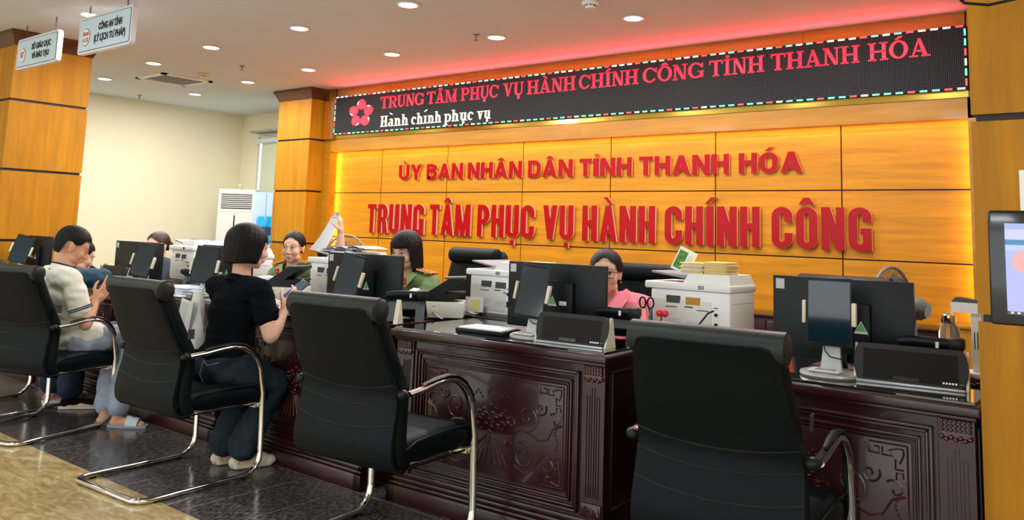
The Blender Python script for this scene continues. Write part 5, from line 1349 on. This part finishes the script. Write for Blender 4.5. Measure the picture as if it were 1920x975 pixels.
for q, td in (('L', V3(.09, .16, 0)), ('R', V3(.14, .12, 0))):
    a = J['an' + q]; d = td.normalized(); sd = d.cross(V3(0, 0, 1))
    b = B(); c0 = V3(a.x, a.y, 0)
    P = [c0 + d * x + sd * y for x, y in ((-.05, .0), (-.045, .026), (0, .034), (.08, .040), (.15, .040), (.185, .022), (.19, 0), (.18, -.024), (.14, -.04), (.06, -.034), (0, -.030), (-.045, -.024))]
    n = len(P); b.poly([(p.x, p.y, .001) for p in P] + [(p.x, p.y, .016) for p in P], [tuple(range(n)), tuple(range(n, 2 * n))[::-1]] + [(i, n + i, n + (i + 1) % n, (i + 1) % n) for i in range(n)])
    b.obj('sandal_sole', mat('sole_grey', (.30, .34, .38), .7), T)
    b = B(); rr = []
    for x in (.065, .085, .115, .135):
        rr.append([c0 + d * x + sd * (.043 * math.cos(t)) + V3(0, 0, .014 + (.056 - (x - .065) * .25) * math.sin(t)) for t in [PI * i / 10 for i in range(11)]])
    b.loft(rr, cap=False); b.obj('sandal_strap', mat('strap_blue_grey', (.50, .58, .64), .6), T, recalc=False)
    b = B(); cc = c0 + d * .10 + V3(0, 0, .0655); b.ball(cc, (.012, .012, .004), 8, 5); b.obj('strap_mark', INK, T)
ph = thing('smartphone', 'dark smartphone in the hands of the man in white', 'phone', (-5.07 * 1.035, 2.49 * 1.035, .85), .2)
b = B(); b.M = Matrix.Rotation(math.radians(20), 4, 'X'); b.box(-.036, .036, -.075, .075, -.004, .004, .003); b.obj('case', BLK, ph)

# ---- woman in black ----------------------------------------------------
root = (-3.88, 2.50); T = thing('person', 'woman in black shirt and jeans seen from behind, holding a phone', 'person', (root[0], root[1], 0))
J = P_(dict(pelvis=(-3.865, 2.535, .53), chest=(-3.875, 2.575, .79), neck=(-3.87, 2.595, .955), shL=(-4.045, 2.575, .905), shR=(-3.70, 2.60, .905), elL=(-4.095, 2.70, .70), elR=(-3.620, 2.625, .69),
            wrL=(-3.95, 2.84, .815), wrR=(-3.645, 2.715, .805), hipL=(-3.955, 2.53, .515), hipR=(-3.775, 2.53, .515), knL=(-3.975, 2.765, .43), knR=(-3.755, 2.765, .42), anL=(-3.965, 2.625, .09), anR=(-3.83, 2.645, .09), face=(.02, 1, 0)), root)
hc = V3(-3.865, 2.63, 1.120) - V3(*root, 0); R = basis((.22, .96, -.10))
body = [*torso(J, 0, .88, .95), *arm(J, 'L'), *arm(J, 'R', fat=1.12), *legs(J), *foot(J['anL'], J['anL'] + V3(.02, .16, 0)), *foot(J['anR'], J['anR'] + V3(.05, .15, 0)), *head_prims(hc, R), *neck_prims(J, hc, R, .046)]
body += hand(J['wrR'], (.05, .50, .62), (-.9, .2, .1), 1, (.5, .55, .6, .65), .04, .7)
body += hand(J['wrL'], (.4, .6, .0), (0, 0, -1), -1, (.2, .25, .3, .35), .08, .4)
blob(body, 'body', SKIN2, T, .0055, 5)
BLKC = mat('black_cotton', (.0035, .005, .007), .9, bump=.2, bscale=200, spec=.08)
sh = torso(J, .016, .90, 1.0) + sleeve(J, 'L', .55, .004) + sleeve(J, 'R', .55, .006) + [('e', J['pelvis'] + V3(0, .0, .045), (.158, .13, .10))]
blob(sh, 'shirt', BLKC, T, .008, 4, (.009, 7, 7, 26))
b = B(); rings = []
for zz, rr in ((-.005, .080), (.018, .068), (.026, .060), (.018, .056)):
    rings.append([J['neck'] + V3(rr * math.cos(a), rr * math.sin(a) - .004, zz - .006 - .016 * math.sin(a)) for a in [2 * PI * i / 24 for i in range(24)]])
b.loft(rings, cap=False); b.obj('collar', BLKC, T, ang=60)
JEAN = mat('dark_denim', (.022, .036, .048), .9, spec=.15, var=.35, vscale=9, bump=.15, bscale=260)
blob([('e', J['pelvis'] + V3(0, 0, -.02), (.178, .15, .12)), ('e', J['pelvis'] + V3(.08, -.04, -.02), (.09, .10, .09)), ('e', J['pelvis'] + V3(-.08, -.04, -.02), (.09, .10, .09)), ('e', J['pelvis'] + V3(0, 0.01, .04), (.145, .118, .06))] + legs(J, .014, .030, .93), 'jeans', JEAN, T, .009, 4, (.008, 13, 13, 13))
STI = mat('jean_stitch', (.30, .34, .36), .8); pv = J['pelvis']
b = B()
for q in (-1, 1):
    b.tube([pv + V3(q * .035, -.148, .03), pv + V3(q * .035, -.163, -.03), pv + V3(q * .05, -.150, -.07)], .0016, 5)
    b.tube([pv + V3(q * .03, -.145, .035), pv + V3(q * .075, -.152, .015), pv + V3(q * .125, -.118, .03)], .0016, 5)
b.obj('pocket_stitching', STI, T)
hair_shell(hc, R, T, HAIR, lambda d: .040 - .118 * sst(d, 44, 62) - .010 * sst(d, 90, 150), rx=.095, ry=.112, rz=.098, L=.32, yc=-.022, th=.022)
face_parts(hc, R, T)
SHO = mat('cream_shoe', (.62, .56, .42), .7)
for q, td in (('L', V3(.02, .16, 0)), ('R', V3(.05, .15, 0))):
    a = J['an' + q]; d = td.normalized(); c0 = V3(a.x, a.y, 0)
    blob([('c', c0 + d * -.035 + V3(0, 0, .022), c0 + d * .15 + V3(0, 0, .020), .024, .020), ('e', c0 + d * .10 + V3(0, 0, .035), (.046, .046, .034)), ('e', c0 + d * .14 + V3(0, 0, .026), (.044, .044, .026)), ('e', c0 + d * -.03 + V3(0, 0, .032), (.034, .034, .03)),
          ('b', 0, (.04, .095, .009), Matrix.Translation(c0 + d * .055 + V3(0, 0, .010)) @ Matrix.Rotation(math.atan2(d.y, d.x) - PI / 2, 4, 'Z'))], 'clog_shoe', SHO, T, .006, 2)
ph = thing('smartphone', 'smartphone held up in the right hand of the woman in black', 'phone', (-3.655, 2.785, .905), -.35)
b = B(); b.M = Matrix.Rotation(math.radians(38), 4, 'X') @ Matrix.Rotation(math.radians(18), 4, 'Y'); b.box(-.037, .037, -.076, .076, -.004, .004, .003); b.obj('case', mat('phone_case', (.08, .07, .08), .3), ph)
b = B(); b.M = Matrix.Rotation(math.radians(38), 4, 'X') @ Matrix.Rotation(math.radians(18), 4, 'Y'); b.box(-.033, .033, -.070, .070, .004, .0046); b.obj('display', mat('phone_screen', (.03, .04, .06), .1, emit=(.10, .14, .22), es=.4), ph)

# bag with newspaper and red cloth
T = thing('plastic_bag', 'translucent white plastic bag with a newspaper hanging beside the woman in black', 'bag', (-4.17, 2.52, .58), .1)
BAG = mat('bag_plastic', (.78, .80, .76), .35, trans=.15)
b = B(); rings = []
random.seed(8)
for i in range(9):
    u = i / 8; w = .095 - .065 * u ** 1.5; d = .035 - .02 * u; z = .30 * u; sh_ = .03 * u
    rings.append([(w * math.cos(a) * (1 + .12 * math.sin(5 * a + i)) + sh_, d * math.sin(a) * (1 + .2 * math.sin(4 * a + i * 2)), z) for a in [2 * PI * k / 28 for k in range(28)]])
b.loft(rings); b.obj('bag_film', BAG, T, ang=80)
b = B(); b.tube([(.05, 0, .29), (.075, .0, .33), (.06, .02, .30)], .006, 6); b.obj('handle', BAG, T)
NEWS = mat('newsprint', (.62, .64, .62), .9)
R_ = Matrix.Translation((-.02, -.040, .13)) @ Matrix.Rotation(math.radians(10), 4, 'Y')
b = B(); b.M = R_; b.box(-.055, .05, -.004, .004, -.11, .12, .002); b.obj('newspaper', NEWS, T)
b = B(); b.M = R_
for k in range(22): b.box(-.048, .010, -.0052, -.0042, -.10 + k * .0095, -.0965 + k * .0095)
b.box(-.048, -.01, -.0052, -.0042, -.105, -.085); b.obj('newsprint_lines', GREYINK, T)
T = thing('red_cloth', 'crumpled coral red cloth on the seat behind the woman in black', 'cloth', (-4.03, 2.30, .462))
random.seed(2)
blob([('e', V3(random.uniform(-.05, .05), random.uniform(-.05, .06), random.uniform(.03, .085)), (random.uniform(.02, .04), random.uniform(.02, .04), random.uniform(.025, .045))) for _ in range(14)], 'cloth', mat('coral_cloth', (.62, .09, .09), .8), T, .006, 1, (.022, 45, 45, 30))

# ---- green officer holding up a paper -------------------------------------
GRN = mat('olive_uniform', (.16, .25, .10), .8, var=.2, vscale=12); REDB = mat('shoulder_red', (.62, .03, .015), .5); GLD = mat('gold_thread', (.8, .5, .1), .35, metal=.3)
def boards(J, T, q, face, n=3):
    s = J['sh' + q]; c = J['neck']; d = (s - c); d.z = 0; d.normalize()
    a = c + d * .072 + V3(0, 0, .038); e_ = s + d * .032 + V3(0, 0, .068)
    x = (e_ - a).normalized(); y = V3(0, 0, 1).cross(x).normalized(); z = x.cross(y)
    M_ = Matrix((x, y, z)).transposed().to_4x4(); M_.translation = a.lerp(e_, .5)
    L = (e_ - a).length / 2
    b = B(); b.M = M_; b.box(-L, L, -.032, .032, 0, .009, .003); o = b.obj('shoulder_board', REDB, T)
    b = B(); b.M = M_; b.box(-L, L, -.0045, .0045, .009, .0105)
    for k in range(n): b.ball((-L + .025 + k * .03, 0, .011), (.010, .010, .003), 5, 3)
    b.box(-L, L, -.0325, -.029, .0, .0098); b.box(-L, L, .029, .0325, .0, .0098)
    b.obj('star_and_stripe', GLD, o)
def shirt_front(J, T, m, face, red=True, gr=1.0):
    f = Vector(face).normalized() * gr; r = f.cross(V3(0, 0, 1)).normalized() * gr; n = J['neck'] + V3(0, 0, .012)
    for q in (-1, 1):
        b = B(); P = [n - f * .05 + r * q * .055 + V3(0, 0, .035), n + f * .045 + r * q * .052 + V3(0, 0, .01), n + f * .125 + r * q * .012 + V3(0, 0, -.085), n + f * .115 + r * q * .075 + V3(0, 0, -.075), n + f * .06 + r * q * .098 + V3(0, 0, -.015), n - f * .05 + r * q * .085 + V3(0, 0, .012)]
        V = P + [p + f * .006 + V3(0, 0, .004) for p in P]; k = len(P)
        b.poly(V, [tuple(range(k)), tuple(range(k, 2 * k))[::-1]] + [(i, k + i, k + (i + 1) % k, (i + 1) % k) for i in range(k)]); b.obj('collar', m, T)
        if red:
            b = B(); c = n + f * .108 + r * q * .058 + V3(0, 0, -.045); Rf = basis(f, (0, 0, 1))
            Mx = Rf.to_4x4(); Mx.translation = c; b.M = Mx; b.box(-.017, .017, .0, .006, -.024, .024, .002); o = b.obj('collar_tab', REDB, T)
            b = B(); b.M = Mx; b.ball((0, .007, 0), (.006, .002, .006), 6, 4); b.obj('star', GLD, o)
root = (-5.02, 3.82); T = thing('person', 'officer in olive green with tied back hair holding up a sheet of paper', 'person', (root[0], root[1], 0))
J = P_(dict(pelvis=(-5.02, 3.88, .50), chest=(-5.03, 3.84, .78), neck=(-5.03, 3.80, .945), shL=(-4.845, 3.82, .915), shR=(-5.215, 3.80, .885), elL=(-4.67, 3.93, .985), elR=(-5.22, 3.66, .66), wrL=(-4.655, 3.91, 1.205), wrR=(-5.10, 3.48, .79),
            hipL=(-4.93, 3.86, .49), hipR=(-5.11, 3.86, .49), knL=(-4.93, 3.52, .47), knR=(-5.11, 3.52, .47), anL=(-4.93, 3.56, .09), anR=(-5.11, 3.56, .09), face=(.35, -1, 0)), root)
hc = V3(-5.02, 3.785, 1.082) - V3(*root, 0); R = basis((.50, -.86, -.03))
Rl = R
body = [*torso(J, 0, .88, .9), *arm(J, 'L'), *arm(J, 'R'), *legs(J), *foot(J['anL'], J['anL'] + V3(0, -.16, 0)), *foot(J['anR'], J['anR'] + V3(0, -.16, 0)), *head_prims(hc, R, .98), *neck_prims(J, hc, R, .045)]
body += hand(J['wrL'], (.02, -.12, 1), (-.7, -.5, .1), 1, (.7, .6, .5, .45), .05, .8, .95) + hand(J['wrR'], (.3, -.8, .05), (0, 0, -1), -1)
blob(body, 'body', SKIN2, T, .0055, 5)
blob(torso(J, .014, .92, .98) + sleeve(J, 'L', .7, .010) + sleeve(J, 'R', .6, .006), 'uniform_shirt', GRN, T, .008, 4, (.010, 12, 12, 12))
blob([('e', J['pelvis'], (.165, .14, .10))] + legs(J, .014), 'uniform_trousers', GRN, T, .012, 2)
boards(J, T, 'L', J['face']); boards(J, T, 'R', J['face']); shirt_front(J, T, GRN, (.35, -.94, 0))
hair_shell(hc, R, T, HAIR, lambda d: .084 - .022 * sst(d, 8, 40) - .048 * sst(d, 40, 68) - .005 * sst(d, 68, 90) - .050 * sst(d, 95, 125), s=.98, L=.14, rx=.080, ry=.099, rz=.090, yc=-.018)
b = B(); b.ball(hc + R @ Vector((0, -.125, .01)), .034, 14, 10); b.obj('hair_bun', HAIR, T)
face_parts(hc, R, T, .98, look=.004)
T = thing('paper_sheet', 'white sheet of paper held up by the green officer in front of the wall', 'paper', (-4.66, 3.86, 1.08))
P0 = [(-4.70, 1.345), (-4.755, 1.25), (-4.81, 1.16), (-4.90, 1.075)]; P1 = [(-4.635, 1.350), (-4.645, 1.26), (-4.665, 1.17), (-4.73, 1.068)]
V = []; yy_ = [3.87, 3.86, 3.84, 3.83]
for (a, z0), (c, z1), y in zip(P0, P1, yy_):
    for u in (0, .33, .66, 1): V.append((a + (c - a) * u + 4.66, y - 3.86 + .012 * math.sin(PI * u), z0 + (z1 - z0) * u - 1.08))
b = B(); b.poly(V, [(r * 4 + c, r * 4 + c + 1, r * 4 + c + 5, r * 4 + c + 4) for r in range(3) for c in range(3)]); V2 = [(x, y + .0012, z) for x, y, z in V]; b.poly(V2, [(r * 4 + c, r * 4 + c + 4, r * 4 + c + 5, r * 4 + c + 1) for r in range(3) for c in range(3)])
b.obj('sheet', PAPER, T, recalc=False)
b = B(); b.poly([(V[0][0], V[0][1] - .001, V[0][2]), (V[3][0], V[3][1] - .001, V[3][2]), (V[3][0] - .005, V[3][1] - .001, V[3][2] - .035), (V[0][0] - .022, V[0][1] - .002, V[0][2] - .037)], [(0, 1, 2, 3)]); b.obj('printed_header', mat('print_grey', (.4, .42, .46), .8), T, recalc=False)

# ---- green officer with bob -------------------------------------------------
root = (-3.68, 3.66); T = thing('person', 'officer in olive green with bobbed hair and a fringe', 'person', (root[0], root[1], 0))
J = P_(dict(pelvis=(-3.68, 3.76, .50), chest=(-3.675, 3.68, .80), neck=(-3.675, 3.645, .965), shL=(-3.515, 3.66, .915), shR=(-3.85, 3.66, .915), elL=(-3.455, 3.53, .755), elR=(-3.90, 3.52, .77), wrL=(-3.60, 3.37, .815), wrR=(-3.78, 3.36, .815),
            hipL=(-3.59, 3.74, .49), hipR=(-3.77, 3.74, .49), knL=(-3.59, 3.50, .47), knR=(-3.77, 3.50, .47), anL=(-3.59, 3.55, .09), anR=(-3.77, 3.55, .09), face=(.05, -1, 0)), root)
hc = V3(-3.685, 3.605, 1.110) - V3(*root, 0); R = basis((.22, -.95, -.20))
body = [*torso(J, 0, .86, .9), *arm(J, 'L'), *arm(J, 'R'), *legs(J), *foot(J['anL'], J['anL'] + V3(0, -.16, 0)), *foot(J['anR'], J['anR'] + V3(0, -.16, 0)), *head_prims(hc, R), *neck_prims(J, hc, R, .045)]
body += hand(J['wrL'], (-.3, -.8, .0), (0, 0, -1), 1) + hand(J['wrR'], (.2, -.8, .0), (0, 0, -1), -1)
blob(body, 'body', SKIN2, T, .0055, 5)
blob(torso(J, .014, .90, .98) + sleeve(J, 'L', .72, .008) + sleeve(J, 'R', .72, .008), 'uniform_shirt', GRN, T, .008, 4, (.010, 12, 12, 12))
blob([('e', J['pelvis'], (.165, .14, .10))] + legs(J, .014), 'uniform_trousers', GRN, T, .012, 2)
boards(J, T, 'L', J['face']); boards(J, T, 'R', J['face']); shirt_front(J, T, GRN, (.05, -1, 0))
hair_shell(hc, R, T, HAIR, lambda d: .036 - .165 * sst(d, 40, 58), rx=.094, ry=.108, rz=.096, L=.5, yc=-.020, th=.022)
face_parts(hc, R, T, look=.0)

# ---- woman in pink ---------------------------------------------------------
PINK = mat('pink_cotton', (.80, .22, .28), .85, var=.12, vscale=14)
root = (-2.27, 3.68); T = thing('person', 'woman in a pink shirt wearing glasses, half hidden behind a monitor', 'person', (root[0], root[1], 0))
J = P_(dict(pelvis=(-2.27, 3.78, .50), chest=(-2.27, 3.71, .775), neck=(-2.275, 3.685, .93), shL=(-2.095, 3.70, .895), shR=(-2.46, 3.70, .885), elL=(-2.04, 3.56, .72), elR=(-2.50, 3.56, .75), wrL=(-2.14, 3.38, .815), wrR=(-2.36, 3.36, .815),
            hipL=(-2.18, 3.76, .49), hipR=(-2.36, 3.76, .49), knL=(-2.18, 3.52, .47), knR=(-2.36, 3.52, .47), anL=(-2.18, 3.56, .09), anR=(-2.36, 3.56, .09), face=(.15, -1, 0)), root)
hc = V3(-2.275, 3.645, 1.058) - V3(*root, 0); R = basis((.42, -.90, -.06))
body = [*torso(J, 0, .96, 1.02), *arm(J, 'L'), *arm(J, 'R'), *legs(J), *foot(J['anL'], J['anL'] + V3(0, -.16, 0)), *foot(J['anR'], J['anR'] + V3(0, -.16, 0)), *head_prims(hc, R, .97, 1.12), *neck_prims(J, hc, R, .050)]
body += hand(J['wrL'], (-.3, -.8, .0), (0, 0, -1), 1) + hand(J['wrR'], (.2, -.8, .0), (0, 0, -1), -1)
blob(body, 'body', SKIN2, T, .0055, 5)
blob(torso(J, .016, 1.0, 1.05) + sleeve(J, 'L', 1.0, .010, .0) + sleeve(J, 'R', 1.0, .010, .0) + [('c', J['elL'], J['elL'].lerp(J['wrL'], .6), .058, .045), ('c', J['elR'], J['elR'].lerp(J['wrR'], .6), .058, .045)], 'pink_shirt', PINK, T, .008, 4, (.013, 11, 11, 11))
blob([('e', J['pelvis'], (.175, .15, .10))] + legs(J, .014), 'trousers', BLKC, T, .012, 2)
shirt_front(J, T, PINK, (.2, -1, 0), red=False, gr=1.25)
hair_shell(hc, R, T, HAIR, lambda d: .086 - .026 * sst(d, 6, 36) - .046 * sst(d, 38, 62) - .010 * sst(d, 62, 80) - .060 * sst(d, 85, 110), s=.97, L=.15, rx=.085, ry=.100, rz=.091, yc=-.020)
face_parts(hc, R, T, .97)
def at(x, y, z): return hc + R @ Vector((x, y, z)) * .97
for q in (-1, 1):
    b = B(); b.tube([at(q * .033 + a, .098 - abs(q * .033 + a) * .15, z) for a, z in ((-.022, .016), (0, .018), (.022, .016), (.0235, 0), (.018, -.014), (0, -.016), (-.018, -.014), (-.0235, 0))], .0020, 6, closed=True); b.obj('glasses_rim', mat('dark_red_frame', (.10, .01, .015), .3), T)
    b = B(); b.tube([at(q * .056, .088, .012), at(q * .076, .05, .012), at(q * .080, -.01, .008)], .0020, 6); b.obj('glasses_arm', mat('dark_red_frame', (.10, .01, .015), .3), T)
b = B(); b.tube([at(-.010, .097, .006), at(0, .100, .009), at(.010, .097, .006)], .0018, 6); b.obj('glasses_bridge', mat('dark_red_frame', (.10, .01, .015), .3), T)
b = B(); b.ball(at(.079, -.008, -.045), .004, 8, 6); b.ball(at(-.079, -.008, -.045), .004, 8, 6); b.obj('earring', GLD, T)

# ---- woman by the cream wall ---------------------------------------------------
root = (-6.66, 3.68); T = thing('person', 'woman whose forehead shows above a monitor by the cream wall', 'person', (root[0], root[1], 0))
J = P_(dict(pelvis=(-6.66, 3.78, .50), chest=(-6.66, 3.71, .765), neck=(-6.66, 3.68, .91), shL=(-6.49, 3.69, .87), shR=(-6.83, 3.69, .87), elL=(-6.46, 3.56, .70), elR=(-6.88, 3.56, .72), wrL=(-6.56, 3.38, .815), wrR=(-6.76, 3.36, .815),
            hipL=(-6.57, 3.76, .49), hipR=(-6.75, 3.76, .49), knL=(-6.57, 3.52, .47), knR=(-6.75, 3.52, .47), anL=(-6.57, 3.56, .09), anR=(-6.75, 3.56, .09), face=(.15, -1, 0)), root)
hc = V3(-6.655, 3.64, 1.035) - V3(*root, 0); R = basis((.25, -.96, -.10))
body = [*torso(J, 0, .9, .95), *arm(J, 'L'), *arm(J, 'R'), *legs(J), *head_prims(hc, R), *neck_prims(J, hc, R, .046), *foot(J['anL'], J['anL'] + V3(0, -.16, 0)), *foot(J['anR'], J['anR'] + V3(0, -.16, 0))]
body += hand(J['wrL'], (-.3, -.8, .0), (0, 0, -1), 1) + hand(J['wrR'], (.2, -.8, .0), (0, 0, -1), -1)
blob(body, 'body', SKIN2, T, .007, 3)
DKB = mat('dark_blouse', (.03, .04, .07), .8)
blob(torso(J, .014, .94, 1.0) + sleeve(J, 'L', .9, .008) + sleeve(J, 'R', .9, .008), 'blouse', DKB, T, .010, 3)
blob([('e', J['pelvis'], (.165, .14, .10))] + legs(J, .014), 'trousers', BLKC, T, .012, 2)
BRH = mat('brown_black_hair', (.030, .015, .010), .4, bump=.3, bscale=120)
hair_shell(hc, R, T, BRH, lambda d: .082 - .022 * sst(d, 8, 40) - .048 * sst(d, 40, 68) - .005 * sst(d, 68, 90) - .050 * sst(d, 95, 125), L=.14, rx=.081, ry=.100, rz=.090, yc=-.018)
b = B(); b.ball(hc + R @ Vector((0, -.125, .0)), .036, 14, 10); b.obj('hair_bun', BRH, T)
face_parts(hc, R, T)

# ---- person in teal behind the man ----------------------------------------------
TEAL = mat('dark_teal_cloth', (.012, .06, .10), .8, var=.3, vscale=20)
root = (-6.02, 2.45); T = thing('person', 'person in dark teal mostly hidden behind the man in white', 'person', (root[0], root[1], 0))
J = P_(dict(pelvis=(-6.04, 2.32, .545), chest=(-6.03, 2.50, .76), neck=(-6.02, 2.63, .865), shL=(-6.19, 2.61, .845), shR=(-5.86, 2.62, .85), elL=(-6.22, 2.80, .83), elR=(-5.82, 2.80, .84), wrL=(-6.08, 2.93, .825), wrR=(-5.98, 2.94, .825),
            hipL=(-6.13, 2.33, .535), hipR=(-5.95, 2.33, .535), knL=(-6.11, 2.68, .53), knR=(-5.86, 2.68, .52), anL=(-6.02, 2.63, .09), anR=(-5.78, 2.64, .09), face=(.05, 1, 0)), root)
hc = V3(-6.00, 2.72, .985) - V3(*root, 0); R = basis((.0, .95, -.35))
body = [*torso(J, 0, .9, .95), *arm(J, 'L'), *arm(J, 'R'), *legs(J), *head_prims(hc, R), *neck_prims(J, hc, R, .046), *foot(J['anL'], J['anL'] + V3(.05, .15, 0)), *foot(J['anR'], J['anR'] + V3(.10, .12, 0))]
body += hand(J['wrL'], (.3, .3, .0), (0, 0, -1), -1, s=.9) + hand(J['wrR'], (-.2, .3, .0), (0, 0, -1), 1, s=.9)
blob(body, 'body', SKIN2, T, .007, 3)
blob(torso(J, .014, .94, 1.0) + sleeve(J, 'L', 1, .008) + sleeve(J, 'R', 1, .008) + [('c', J['elL'], J['elL'].lerp(J['wrL'], .7), .05, .042), ('c', J['elR'], J['elR'].lerp(J['wrR'], .7), .05, .042)], 'jacket', TEAL, T, .009, 3, (.012, 14, 14, 14))
blob([('e', J['pelvis'], (.165, .14, .10))] + legs(J, .014, .03, .9), 'trousers', mat('navy_trousers', (.006, .018, .05), .8), T, .010, 3, (.008, 14, 14, 14))
hair_shell(hc, R, T, HAIR, lambda d: .066 - .042 * sst(d, 48, 66) - .070 * sst(d, 108, 128), L=.135, yc=-.016)
face_parts(hc, R, T, closed=True)
for q, td, mm, nm in (('L', V3(.05, .15, 0), mat('pink_shoe', (.45, .22, .24), .7), 'pink_shoe'), ('R', V3(.10, .12, 0), BLKC, 'black_shoe')):
    a = J['an' + q]; d = td.normalized(); c0 = V3(a.x, a.y, 0)
    blob([('c', c0 + d * -.02 + V3(0, 0, .040), c0 + d * .14 + V3(0, 0, .030), .034, .026), ('e', c0 + V3(0, 0, .06), (.042, .042, .035))], nm, mm, T, .007, 2)
    b = B(); b.M = Matrix.Translation(c0 + d * .06 + V3(0, 0, .009)) @ Matrix.Rotation(math.atan2(d.y, d.x) - PI / 2, 4, 'Z'); b.box(-.040, .040, -.115, .115, -.008, .008, .006); b.obj('shoe_sole', mat('white_sole', (.7, .7, .68), .6), T)
